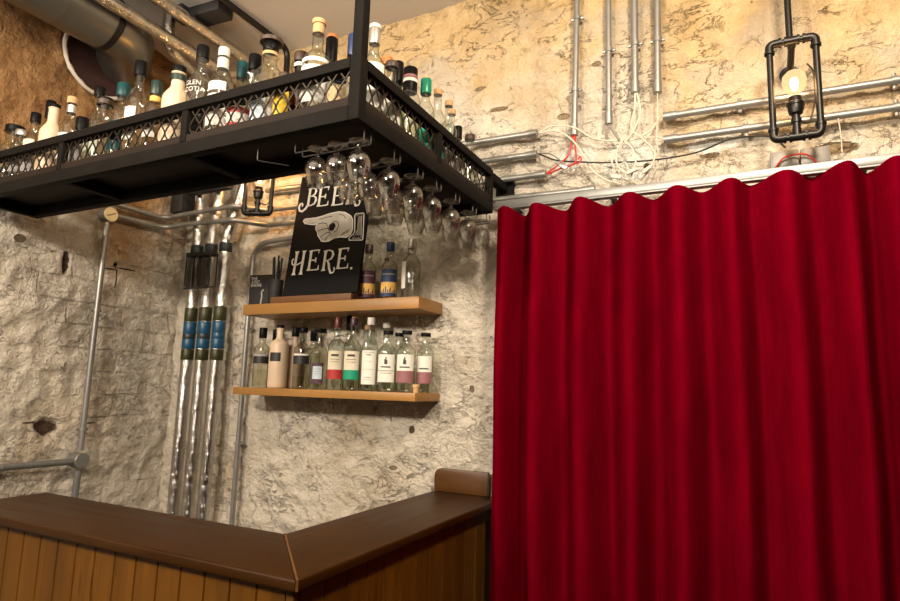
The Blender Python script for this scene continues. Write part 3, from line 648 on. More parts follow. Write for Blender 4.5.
def glyph(ch, x, y, w, hgt, slant=0.0):
    """hand-lettered old-style capitals: thick stems, thin bars, wedge serifs"""
    X = lambda a, b: (x + a*w + slant*b*hgt, y + b*hgt)
    tk, tn = .0135, .0055; out = []
    def stem(a, b0=0, b1=1):
        out.append(([X(a,b0), X(a,b0+.03), X(a,b0+.12), X(a,b1-.12), X(a,b1-.03), X(a,b1)], [tk*1.9,tk*1.5,tk*.9,tk*.95,tk*1.5,tk*2.0]))
    if ch == 'B':
        stem(.22)
        out.append(([X(.2,.99),X(.5,1.0),X(.72,.93),X(.80,.78),X(.70,.62),X(.48,.55),X(.3,.54)], [tn,tn,tn*1.5,tk*.9,tn*1.5,tn,tn]))
        out.append(([X(.3,.54),X(.6,.53),X(.84,.44),X(.90,.26),X(.78,.09),X(.5,.02),X(.2,.02)], [tn,tn,tn*1.6,tk,tn*1.6,tn,tn]))
        out.append(([X(.22,.08),X(.05,-.12),X(-.22,-.25),X(-.48,-.20),X(-.60,.0),X(-.54,.16),X(-.36,.22),X(-.26,.12),X(-.34,.03)], [tk,tk*.9,tk*.8,tk*.7,tk*.8,tk*.8,tn*1.2,tn*1.3,tn*1.4]))
    if ch in 'E':
        stem(.2)
        for b, l in ((.985,.86),(.5,.66),(.015,.95)):
            out.append(([X(.2,b),X(l-.14,b),X(l,b)], [tn,tn,tn]))
        out.append(([X(.86,1.0),X(.84,.80)], [tn*1.6,.001])); out.append(([X(.95,.0),X(.97,.24)], [tn*1.8,.001])); out.append(([X(.68,.62),X(.66,.5),X(.68,.38)], [tn,tn*1.4,tn]))
    if ch == 'R':
        stem(.2)
        out.append(([X(.2,.99),X(.5,1.0),X(.76,.93),X(.86,.76),X(.76,.58),X(.5,.5),X(.2,.5)], [tn,tn,tn*1.5,tk*.95,tn*1.5,tn,tn]))
        out.append(([X(.42,.5),X(.58,.34),X(.68,.10),X(.84,-.13),X(1.05,-.12),X(1.14,.04),X(1.04,.12)], [tn,tk*.85,tk*.9,tk*.75,tn*1.3,tn,tn*1.5]))
    if ch == 'H':
        stem(.15, 0, 1); stem(.84, 0, 1)
        out.append(([X(.84,.55),X(.5,.46),X(.15,.40),X(-.12,.45),X(-.22,.60),X(-.10,.70)], [tn,tn*1.1,tn*1.2,tn*1.2,tn*1.3,tn*1.6]))
    return out
st = []
st += glyph('B',.052,.4510,.066,.0935,-.0); st += glyph('E',.118,.4410,.070,.0985,0); st += glyph('E',.205,.4340,.070,.0985,0); st += glyph('R',.288,.4300,.074,.0980,0)
tag(letters(st, 'chalk', 'lettering'), 'BEER in white brush capitals')
st = []
st += glyph('H',.036,.1030,.062,.1180,.02); st += glyph('E',.118,.1190,.070,.0990,.0); st += glyph('R',.2035,.1110,.068,.0990,0); st += glyph('E',.285,.1150,.068,.0970,0)
st.append(([(.3675,.1120),(.3775,.1120)], .010))
tag(letters(st, 'chalk', 'lettering'), 'HERE. in white brush capitals')
hand = [(.0540,.374),(.0575,.3815),(.0665,.3845),(.0930,.3835),(.1302,.3825),(.165,.387),(.2048,.3945),(.2559,.3985),(.295,.390),(.3300,.3690),(.3440,.350),(.3505,.300),(.3440,.2790),(.3223,.2640),(.2874,.2700),(.254,.2680),(.222,.2555),(.2020,.2555),(.1812,.2600),(.1690,.2760),(.1560,.2900),(.1500,.3090),(.1385,.3220),(.1356,.3390),(.1485,.3480),(.1200,.3490),(.0920,.3545),(.0650,.3615)]
m = MB(); m.poly(hand, Fs, -.0002, .0012); tag(m.build('pointing_hand', M['chalk_grey'], sg, False), 'light grey hand with outstretched finger pointing left')
edge = hand + hand[:1]
letters([(edge, .0042)], 'chalk', 'hand_outline', .0017)
lines = [[(.1485,.348),(.172,.352),(.196,.346),(.203,.334)], [(.150,.312),(.176,.318),(.196,.322),(.212,.318)], [(.170,.278),(.190,.292),(.207,.300),(.222,.296)], [(.203,.2575),(.212,.276),(.226,.286)],
         [(.205,.334),(.213,.318),(.224,.296),(.236,.284)], [(.222,.340),(.240,.352),(.262,.346),(.270,.328),(.262,.306),(.246,.296)], [(.150,.372),(.190,.378),(.225,.380)], [(.262,.386),(.290,.376),(.305,.360)]]
letters([(p, .0030) for p in lines], 'sign', 'hand_lines', .0019)
m = MB(); m.poly([(.214,.336),(.228,.346),(.246,.342),(.252,.326),(.244,.308),(.228,.304),(.216,.316)], Fs, .0013, .0018); m.build('thumb_shadow', M['sign'], sg, False)
hat = [([(.285+.006*k,.272+.002*k),(.300+.005*k,.290+.002*k)], .0012) for k in range(8)] + [([(.120-.009*k,.352+.0005*k),(.124-.009*k,.362)], .0011) for k in range(6)] + [([(.175+.008*k,.263),(.182+.008*k,.276)], .0011) for k in range(5)]
letters(hat, 'sign', 'hatching', .0019)
cuff = [(.352,.366),(.358,.3755),(.3985,.3745),(.4030,.3690),(.4150,.2470),(.4110,.2420),(.3400,.2485),(.3370,.2560),(.3420,.2660),(.3590,.2760),(.3640,.2900),(.3560,.3500)]
letters([(cuff+cuff[:1], .0040)], 'chalk', 'cuff_outline', .0017)
inner = [(.3625,.362),(.3680,.3675),(.392,.367),(.4045,.256),(.4000,.2520),(.3560,.2560),(.3700,.2700),(.3745,.290)]
letters([(inner, .0022)] + [([(.374+.004*k,.360),(.379+.005*k,.266)], .0011) for k in range(5)], 'chalk_grey', 'cuff_shading', .0016)

# ------------------------------------------------------------------ menu card and straw holder
mc = empty('menu_card', (-2.152,-.10,UZ), 'black card with white heading at left end of upper shelf', 'card', rz=rad(6))
MB().box((-.072,-.006,0),(.072,.006,.162),.0015).build('card', M['soft_black'], mc)
m = MB()
for t, s, z, x in (('THE',.021,.137,-.045),('LOST',.021,.120,-.034),('SHORE',.021,.103,-.031)):
    vs, fs = text_mesh(t, s); m.vf([(a+x,-.0066,b+z) for a, b, _ in vs], fs)
m.build('heading', M['chalk'], mc, False)
m = MB(); m.tube([(.002,-.0066,.004),(.008,-.0066,.05),(.005,-.0066,.075),(.016,-.0066,.088)], .0035, 6); m.build('drawing', M['chalk_grey'], mc)
sh = empty('straw_holder', (-2.040,-.125,UZ), 'black cup of black straws between card and sign', 'straw holder')
MB().lathe([(0,0),(.030,0),(.033,.004),(.035,.125),(.033,.125),(.031,.006),(0,.006)],20).build('cup', M['soft_black'], sh)
for i, (a, b) in enumerate(((-.018,.008),(-.006,-.012),(.004,.010),(.012,-.006),(.020,.004))):
    MB().tube([(a*.5,b,.010),(a*1.4-.004,b*1.2,.245-.012*(i%3))],.0042,8).build('straw', M['soft_black'], sh)
ring = empty('black_strainer', (-1.985,-.055,UZ), 'black wire ring strainer hooked behind the straws', 'strainer')
MB().tube([(.024*math.cos(2*PI*k/20),0,.165+.026*math.sin(2*PI*k/20)) for k in range(21)],.0035,6).build('ring', M['soft_black'], ring)
MB().tube([(0,0,0),(0,0,.139)],.004,6).build('stem', M['soft_black'], ring)

# ------------------------------------------------------------------ hanging rack over the bar
XG, YG, ZB, ZTOP = -.902, -1.081, 2.300, 2.480
XL, YB, XI, YE = -2.84, -.800, -1.185, -.150
rk = empty('hanging_bottle_rack', (XG,YG,ZB), 'black steel L-shaped bottle rack with mesh sides hanging above the bar', 'bottle rack')
def rb(a, b, bev=.003): return tuple(p-q for p, q in zip(a, (XG,YG,ZB))), tuple(p-q for p, q in zip(b, (XG,YG,ZB))), bev
def part(name, boxes, mat='black_frame', bev=.003):
    m = MB()
    for a, b in boxes: m.box(*rb(a, b, bev))
    return m.build(name, M[mat], rk)
t = .036
part('bottom_rail', [((XL,YG,ZB),(XG-t,YG+t,ZB+.044))]); part('bottom_rail', [((XG-t,YG+t,ZB),(XG,YE-t,ZB+.044))])
part('bottom_rail', [((XL,YB-t,ZB),(XI,YB,ZB+.044))]); part('bottom_rail', [((XI,YB,ZB),(XI+t,YE-t,ZB+.044))])
part('bottom_rail', [((XL,YG+t,ZB),(XL+t,YB-t,ZB+.044))]); part('bottom_rail', [((XI,YE-t,ZB),(XG,YE,ZB+.044))])
for x in (-2.225,-1.576): part('cross_bar', [((x-.018,YG+t,ZB+.004),(x+.018,YB-t,ZB+.044))])
part('cross_bar', [((XI+t,-.612-.018,ZB+.004),(XG-t,-.612+.018,ZB+.044))])
part('shelf_board', [((XL,YG+.004,ZB+.0445),(XG-.004,YB,ZB+.068)), ((XI,YB+.0005,ZB+.0445),(XG-.004,YE,ZB+.068))], 'deck', .001)
part('top_rail', [((XL,YG-.002,ZTOP-.030),(XG-t,YG+.040,ZTOP))]); part('top_rail', [((XG-.040,YG+t,ZTOP-.030),(XG+.002,YE-.026,ZTOP))])
part('corner_post', [((XG-t,YG,ZB),(XG,YG+t,ZTOP+.002))])
part('post', [((XG-.028,YE-.026,ZB+.044),(XG,YE,ZTOP))])
for x in (-2.225,-1.576): part('post', [((x-.013,YG,ZB+.044),(x+.013,YG+.026,ZTOP-.030))])
part('post', [((XL,YG,ZB+.044),(XL+.026,YG+.026,ZTOP-.030))]); part('post', [((XG-.026,-.612-.013,ZB+.044),(XG,-.612+.013,ZTOP-.030))])
part('hanging_pole', [((XG-.034,YG+.002,ZTOP+.002),(XG-.002,YG+.034,CZ))])
part('wall_bracket', [((XG-.030,YE,2.435),(XG+.004,.03,2.470)), ((XG-.05,-.004,2.405),(XG+.03,.03,2.490))])
def lattice(name, p0, d, ln, z0, z1, nrm):
    """expanded-metal panel: wavy strands meeting in tall diamonds"""
    m = MB(); w = .044; h = .132; hw = .0027
    n = int(round(ln/w)); w = ln/n; rows = (z1-z0)/h
    P = lambda u, z, o: (p0[0]+d[0]*u+nrm[0]*o-XG, p0[1]+d[1]*u+nrm[1]*o-YG, z-ZB)
    for i in range(n+1):
        for s in (0, 1):
            pts = []; k = 25
            for j in range(k):
                z = z0+(z1-z0)*j/(k-1); ph = (z-z0)/h*2*PI + s*PI + .6
                u = min(max((i+.5)*w - w*.5*math.asin(.96*math.cos(ph))/math.asin(.96), 0), ln); pts.append((u, z))
            if i == n and s == 0: continue
            vs = []; fs = []
            for j, (u, z) in enumerate(pts):
                for o in (.0, .0032):
                    vs += [P(u-hw, z, o), P(u+hw, z, o)]
            for j in range(k-1):
                q = 4*j; e = q+4
                fs += [(q,q+1,e+1,e),(q+2,e+2,e+3,q+3),(q,e,e+2,q+2),(q+1,q+3,e+3,e+1)]
            m.vf(vs, fs)
    return m.build(name, M['mesh'], rk, False)
z0, z1 = ZB+.042, ZTOP-.028
for x0, x1 in ((XL+.026,-2.225-.013),(-2.225+.013,-1.576-.013),(-1.576+.013,XG-t)): lattice('mesh_panel', (x0,YG+.012), (1,0), x1-x0, z0, z1, (0,1))
for y0, y1 in ((YG+t,-.612-.013),(-.612+.013,YE-.026)): lattice('mesh_panel', (XG-.012,y0), (0,1), y1-y0, z0, z1, (-1,0))

# ------------------------------------------------------------------ glasses hung by the foot
wires = [-1.003, -0.847, -0.705, -0.577, -0.431, -0.282, -0.149]
wl = ['nearest the corner post','second from the corner post','third from the corner post','fourth from the corner post','fifth from the corner post','second from the wall end','nearest the wall end']
def hanger(y, x0, label):
    h = empty('glass_hanger', (-1.05,y,ZB), label, 'glass hanger', 'wire glass hangers under the rack')
    for s in (-1, 1):
        yy = s*.0165
        MB().tube(bend([(x0+1.05,yy,-.0005),(x0+1.05,yy,-.034),(.127,yy,-.034),(.127,yy,-.0005)],.006,4),.0020,6).build('wire', M['hook'], h)
for y, w in zip(wires, wl):
    x0 = -1.165
    hanger(y, x0, 'steel wire glass hanger under the right arm of the rack, ' + w)
h = empty('glass_hanger', (-1.40,-1.0,ZB), 'empty steel wire glass hanger left of the first hung glass', 'glass hanger', 'wire glass hangers under the rack')
MB().tube(bend([(.10,-.03,-.0005),(.10,-.03,-.04),(.16,.04,-.04)],.006,4),.0020,6).build('wire', M['hook'], h)
out = [(0,0),(.018,0),(.0275,-.0012),(.0285,-.003),(.0275,-.0045),(.013,-.0075),(.0060,-.013),(.0048,-.020),(.0062,-.026),(.014,-.031),(.0235,-.038),(.0300,-.048),(.0335,-.060),(.0338,-.068),(.0322,-.080),(.0285,-.093),(.0250,-.104),(.0240,-.111)]
inn = [(.0228,-.111),(.0237,-.104),(.0271,-.093),(.0308,-.080),(.0324,-.068),(.0321,-.060),(.0286,-.049),(.0220,-.040),(.012,-.0345),(0,-.033)]
g0 = MB().lathe([(r*1.045, z*1.02) for r, z in out+inn], 32).build('snifter_glass', M['crystal'])
rows = wires; first = True
for k, (y, w) in enumerate(zip(rows, wl)):
    for c, (x, cw) in enumerate(((-.950,'outermost'),(-1.022,'middle'),(-1.093,'innermost'))):
        if k >= 5 and c == 2: continue
        o = g0 if first else copy_tree(g0); first = False
        o.location = (x, y, ZB-.034+.0020+.0076); o.rotation_euler = (0,0,(k*3+c)*.7)
        tag(o, 'upside-down snifter glass, %s on the hanger %s' % (cw, w), 'glass', 'snifter glasses hung under the rack')

# ------------------------------------------------------------------ curtain and rail
KEY = [(-.880,-.150,2.316),(-.850,-.165,2.321),(-.796,-.065,2.302),(-.721,-.165,2.319),(-.632,-.065,2.306),(-.548,-.168,2.322),(-.458,-.065,2.305),(-.370,-.165,2.319),(-.299,-.058,2.314),(-.206,-.172,2.321),(-.129,-.072,2.317),(-.039,-.165,2.327),(.024,-.072,2.322),
       (.126,-.167,2.332),(.205,-.070,2.327),(.292,-.168,2.337),(.355,-.070,2.320),(.416,-.165,2.335),(.50,-.07,2.322),(.585,-.165,2.335),(.67,-.07,2.322),(.755,-.165,2.335),(.84,-.07,2.322),(.925,-.165,2.335),(1.0,-.08,2.325)]
prof = []
for (a, b) in zip(KEY, KEY[1:]):
    for j in range(10):
        t = j/10; w = .5-.5*math.cos(PI*t)
        prof.append((a[0]+(b[0]-a[0])*t, a[1]+(b[1]-a[1])*w, a[2]+(b[2]-a[2])*w))
prof.append(KEY[-1])
m = MB(); rows = 90; vs = []; fs = []; n = len(prof)
for j in range(rows+1):
    for i, (x, y, zt) in enumerate(prof):
        d = (zt-.02)*(j/rows)**1.25; z = zt - d
        q = (z*.9, x*1.6)
        dx = .022*noise.noise(Vector((x*2.2, d*.55, 3.1)))*min(1, d*2) + .006*noise.noise(Vector((x*9, d*1.6, 8)))
        sc = 1.0 + .12*min(1, d/.5) + .16*noise.noise(Vector((x*3.0, d*.8, 1.2)))*min(1, d*1.5)
        yy = -.115 + (y+.115)*sc + .008*noise.noise(Vector((x*7, d*2.2, 4.4)))*min(1, d*3)
        if abs(d-.072) < .008: yy += .003
        xx = x + (dx if .02 < i/n < .98 or True else 0)
        if i < 12: xx = x + dx*(i/12)
        vs.append((xx, yy, z))
for j in range(rows):
    for i in range(n-1): fs.append((j*n+i, j*n+i+1, (j+1)*n+i+1, (j+1)*n+i))
m.vf(vs, fs); cu = m.build('curtain', M['velvet'])
mo = cu.modifiers.new('thickness', 'SOLIDIFY'); mo.thickness = .004; mo.offset = 1
tag(cu, 'full-height dark red velvet curtain hanging in deep folds on the right', 'curtain')
rl = empty('curtain_rail', (0,-.09,2.343), 'pale grey metal curtain rail running just above the red curtain', 'curtain rail')
MB().box((-.915,-.012,-.006),(1.3,.012,.024),.004).box((-.915,-.016,-.014),(1.3,.016,-.007),.002).build('rail', M['rail'], rl)
for x in (-.84,-.45,-.05,.35,.75,1.1):
    MB().box((x-.012,.0125,-.003),(x+.012,.112,.004)).box((x-.014,.098,-.035),(x+.014,.112,.02)).build('wall_bracket', M['rail'], rl, False)

# ------------------------------------------------------------------ conduits
CG = 'steel conduits on the plastered walls'
def conduit(name, pts, r, label, clips=(), ends=(), br=.05, mat='steel', group=CG, wallaxis=1):
    o = empty(name, pts[0], label, 'conduit', group)
    q = [Vector(p)-Vector(pts[0]) for p in pts]
    MB().tube(bend(q, br) if len(q) > 2 else q, r, 12).build('pipe', M[mat], o)
    for c, ax in clips:       # saddle clips: a strap round the pipe on a small foot
        c = Vector(c)-Vector(pts[0]); d = Vector(ax).normalized()
        cm = MB().tube([c-d*.009, c+d*.009], r+.003, 12)
        up = Vector((0,1,0)) if wallaxis == 1 else Vector((-1,0,0))
        if abs(c.x+pts[0][0]-WX) < .05: up = Vector((-1,0,0))
        cm.tube([c+up*(r+.0005), c+up*.034], .007, 8)
        s = d.cross(up).normalized()
        cm.tube([c+up*.006-s*(r+.013), c+up*.006+s*(r+.013)], .0070, 8)
        cm.build('clip', M['steel'], o)
    for e, ax in ends:
        e = Vector(e)-Vector(pts[0]); d = Vector(ax).normalized()
        MB().tube([e-d*.004, e+d*.045], r+.0032, 12).build('coupling', M['steel'], o)
    return o
y = -.030
conduit('conduit', [(-.603,y,2.628),(-.588,y,3.395)], 0.0127, 'leftmost vertical steel conduit above the curtain, red cables at its end', [((-.600,y,2.824),(0,0,1)),((-.590,y,3.14),(0,0,1))], [((-.603,y,2.632),(0,0,1))])
conduit('conduit', [(-.465,y,2.652),(-.461,y,3.395)], 0.0121, 'second vertical steel conduit from the left above the curtain', [((-.462,y,2.966),(0,0,1))], [((-.465,y,2.656),(0,0,1))])
conduit('conduit', [(-.363,y,2.762),(-.358,y,3.395)], 0.0138, 'third vertical steel conduit from the left, white cables from its end', [((-.360,y,2.967),(0,0,1))], [((-.363,y,2.766),(0,0,1))])
conduit('conduit', [(-.280,y,2.745),(-.270,y,3.395)], 0.0138, 'rightmost vertical steel conduit above the curtain', [((-.276,y,2.963),(0,0,1))], [((-.280,y,2.749),(0,0,1))])
conduit('conduit', [(-2.24,y,2.690),(-.760,y,2.666)], 0.0138, 'topmost horizontal conduit ending left of the red cables', [((-1.3,y,2.672),(1,0,0))], [((-.764,y,2.666),(-1,0,0))])
conduit('conduit', [(-2.24,y,2.600),(-.760,y,2.574)], 0.0132, 'second horizontal conduit from the top, black cable at its end', [((-1.3,y,2.581),(1,0,0))], [((-.764,y,2.574),(-1,0,0))])
conduit('conduit', [(WX+.03,-1.9,2.46),(WX+.035,-.16,2.475),(-2.72,-.142,2.490),(-2.340,-.142,2.498),(-2.22,y,2.492),(-.720,y,2.482)], 0.0132, 'horizontal conduit bending through the wall corner, red cables at its right end', [((-1.85,y,2.484),(1,0,0))], [((-.724,y,2.482),(-1,0,0))], .07)
conduit('conduit', [(WX+.03,-.44,2.416),(WX+.035,-.16,2.422),(-2.72,-.142,2.434),(-2.340,-.142,2.424),(-2.22,y,2.412),(-.521,y,2.393)], 0.0132, 'lowest horizontal conduit, from the round box through the corner to the curtain rail', [((-1.75,y,2.414),(1,0,0))], [((-.525,y,2.393),(-1,0,0))], .07)
conduit('conduit', [(-.262,y,2.644),(1.3,y,2.628)], 0.0132, 'upper of two horizontal conduits running behind the right-hand lamp', [((0,y,2.6413),(1,0,0)),((.455,y,2.6367),(1,0,0))], [((-.258,y,2.644),(1,0,0))])
conduit('conduit', [(-.261,y,2.552),(1.3,y,2.536)], 0.0132, 'lower of two horizontal conduits running behind the right-hand lamp', [((.016,y,2.5492),(1,0,0)),((.455,y,2.5447),(1,0,0))], [((-.257,y,2.552),(1,0,0))])
conduit('conduit', [(-2.300,y,.02),(-2.300,y,2.318),(-1.93,y,2.335)], 0.0132, 'steel conduit arching up beside the shelves and behind the sign', [((-2.300,y,1.878),(0,0,1)),((-2.30,y,1.3),(0,0,1))], [], .11)
conduit('conduit', [(WX+.03,-.480,1.262),(WX+.03,-.480,2.370)], .0135, 'vertical conduit on the left wall under the round cream-lidded box', [((WX+.03,-.480,1.929),(0,0,1)),((WX+.03,-.480,1.36),(0,0,1))], [])
conduit('conduit', [(WX+.03,-.510,1.215),(WX+.03,-1.9,1.225)], .0150, 'grey horizontal conduit at the bottom of the left wall', [((WX+.03,-1.05,1.2175),(0,1,0))], [((WX+.03,-.815,1.2165),(0,-1,0))], mat='grey_tube')
conduit('conduit', [(WX+.03,-.480,1.172),(WX+.03,-.490,.02)], .0150, 'grey conduit dropping from the lower round box behind the bar', [], [], mat='grey_tube')
jb = empty('junction_box', (WX+.002,-.478,2.408), 'round junction box with lit cream lid high on the left wall', 'junction box')
D = Matrix(((0,0,1,0),(1,0,0,0),(0,1,0,0),(0,0,0,1)))
def disc(name, prof, mat, parent, n=24):
    m = MB().lathe(prof, n); bmesh.ops.transform(m.bm, matrix=D, verts=m.bm.verts); return m.build(name, M[mat], parent)
disc('box', [(0,-.01),(.032,-.01),(.032,.048),(0,.048)], 'grey_tube', jb); disc('lid', [(0,.0485),(.036,.0485),(.036,.052),(.034,.054),(0,.0545)], 'lid', jb)
m = MB().box((.0549,-.024,-.002),(.0556,.024,.002)); bmesh.ops.rotate(m.bm, verts=m.bm.verts, matrix=Matrix.Rotation(rad(28),3,'X')); m.build('slot', M['c_dark'], jb, False)
jb = empty('junction_box', (WX+.002,-.480,1.217), 'grey round junction box where three conduits meet on the left wall', 'junction box')
disc('box', [(0,-.01),(.034,-.01),(.034,.046),(0,.046)], 'grey_tube', jb); disc('lid', [(0,.0465),(.036,.0465),(.036,.050),(.033,.053),(0,.0535)], 'grey_tube', jb)

# ------------------------------------------------------------------ loose cables above the curtain
def cable(pts, r, mat, label, group='loose cables above the curtain'):
    o = MB().tube(spline(pts, 7), r*.8, 8).build('cable', M[mat]); return tag(o, label, 'cable', group)
Cb = lambda px: px
def wpt(x, z, y=-.03): return (x, y, z)
WR = 'white cable'
cable([wpt(-.752,2.668),wpt(-.69,2.685),wpt(-.60,2.655,-.045),wpt(-.52,2.600),wpt(-.42,2.575),wpt(-.33,2.572),wpt(-.28,2.565,-.03),wpt(-.262,2.556)],.0045,'cable_white','white cable running right from the topmost horizontal conduit')
cable([wpt(-.752,2.664),wpt(-.68,2.662),wpt(-.615,2.610,-.052),wpt(-.575,2.555,-.05),wpt(-.53,2.470),wpt(-.47,2.420,-.03),wpt(-.42,2.400)],.0045,'cable_white','white cable sagging from the topmost conduit down to the rail')
cable([wpt(-.752,2.574),wpt(-.68,2.535),wpt(-.58,2.505,-.052),wpt(-.46,2.490,-.036),wpt(-.30,2.475,-.04),wpt(-.15,2.485),wpt(-.03,2.510,-.05),wpt(.09,2.500,-.045),wpt(.135,2.455,-.04)],.0042,'cable_black','long black cable sagging across to the right-hand lamp')
cable([wpt(-.363,2.762),wpt(-.366,2.69),wpt(-.378,2.625,-.04),wpt(-.35,2.575,-.05),wpt(-.305,2.600),wpt(-.272,2.650)],.0048,'cable_white','white cable curling from the third vertical conduit')
cable([wpt(-.356,2.762),wpt(-.345,2.68),wpt(-.37,2.600,-.045),wpt(-.42,2.545),wpt(-.45,2.49,-.055),wpt(-.42,2.43),wpt(-.37,2.395)],.0048,'cable_white','white cable looping left from the third vertical conduit')
cable([wpt(-.280,2.745),wpt(-.281,2.65,-.034),wpt(-.285,2.56,-.045),wpt(-.283,2.47),wpt(-.31,2.41)],.0030,'cable_white','thin white cable hanging straight from the rightmost vertical conduit')
cable([wpt(-.41,2.565,-.05),wpt(-.375,2.53,-.06),wpt(-.36,2.47,-.062),wpt(-.38,2.41,-.05),wpt(-.36,2.39)],.0045,'cable_white','white cable dropping through the middle of the tangle')
cable([wpt(-.35,2.575,-.06),wpt(-.32,2.54,-.065),wpt(-.29,2.49,-.06),wpt(-.315,2.43,-.055),wpt(-.35,2.40,-.04)],.0045,'cable_white','white cable bowing to the right of the tangle')
cable([wpt(-.40,2.57,-.065),wpt(-.43,2.52,-.06),wpt(-.425,2.46,-.065),wpt(-.385,2.42,-.06)],.0042,'cable_white','white cable bowing to the left of the tangle')
cable([wpt(-.455,2.400),wpt(-.44,2.44,-.05),wpt(-.40,2.47,-.07),wpt(-.385,2.44,-.07)],.0040,'cable_white','short white cable rising from behind the rail')
cable([wpt(-.465,2.652),wpt(-.45,2.62,-.034),wpt(-.425,2.575,-.036)],.0052,'cable_grey','short thick grey cable below the second vertical conduit')
cable([wpt(-.607,2.628),wpt(-.612,2.585,-.046),wpt(-.622,2.540,-.05),wpt(-.66,2.510,-.045),wpt(-.715,2.486)],.0045,'cable_red','left red cable between leftmost vertical conduit and the third horizontal one')
cable([wpt(-.599,2.628),wpt(-.594,2.57,-.05),wpt(-.588,2.515,-.06),wpt(-.60,2.495,-.06),wpt(-.65,2.490,-.05),wpt(-.715,2.480)],.0045,'cable_red','right red cable dropping to a small loop below the leftmost conduit')
cable([wpt(-.58,2.508,-.068),wpt(-.57,2.518,-.07),wpt(-.565,2.505,-.07),wpt(-.578,2.492,-.068),wpt(-.592,2.497,-.066)],.0040,'cable_red','small red cable end loop')
cable([wpt(-.752,2.570,-.045),wpt(-.70,2.555,-.06),wpt(-.66,2.525,-.07),wpt(-.62,2.480,-.07)],.0035,'cable_grey','thin grey cable hanging left of the red loop')
for x, z, a, lb in ((-.638,2.487,-35,'grey cable connector beside the red loop'),(-.372,2.430,20,'cream cable connector at the middle of the tangle'),(-.318,2.428,35,'cream cable connector at the right of the tangle'),(-.43,2.415,-15,'cream cable connector just above the rail')):
    o = MB().box((-.019,-.006,-.007),(.019,.006,.007),.003).build('cable_connector', M['cable_white' if 'cream' in lb else 'c_silver'])
    o.location = (x,-.075,z); o.rotation_euler = (0,rad(-a),0); tag(o, lb, 'connector', 'cable connectors in the tangle')
for x, lb in ((.130,'left silver wall box behind the curtain top below the lamp'),(.222,'right silver wall box behind the curtain top below the lamp')):
    b = empty('wall_box', (x,-.004,2.412), lb, 'wall box', 'silver wall boxes')
    MB().box((-.043,-.030,-.038),(.043,.012,.034),.003).build('box', M['plate'], b); MB().box((-.036,-.0335,-.031),(.036,-.0305,.027),.001).build('cover', M['plate'], b)
cable([wpt(.10,2.382,-.045),wpt(.13,2.415,-.052),wpt(.19,2.418,-.052),wpt(.225,2.385,-.045)],.0042,'cable_red','orange-red cable arched between the two silver wall boxes')
cable([wpt(.292,2.530,-.045),wpt(.297,2.47,-.04),wpt(.296,2.41,-.045)],.0022,'cable_white','thin white string hanging from the lower right-hand conduit')

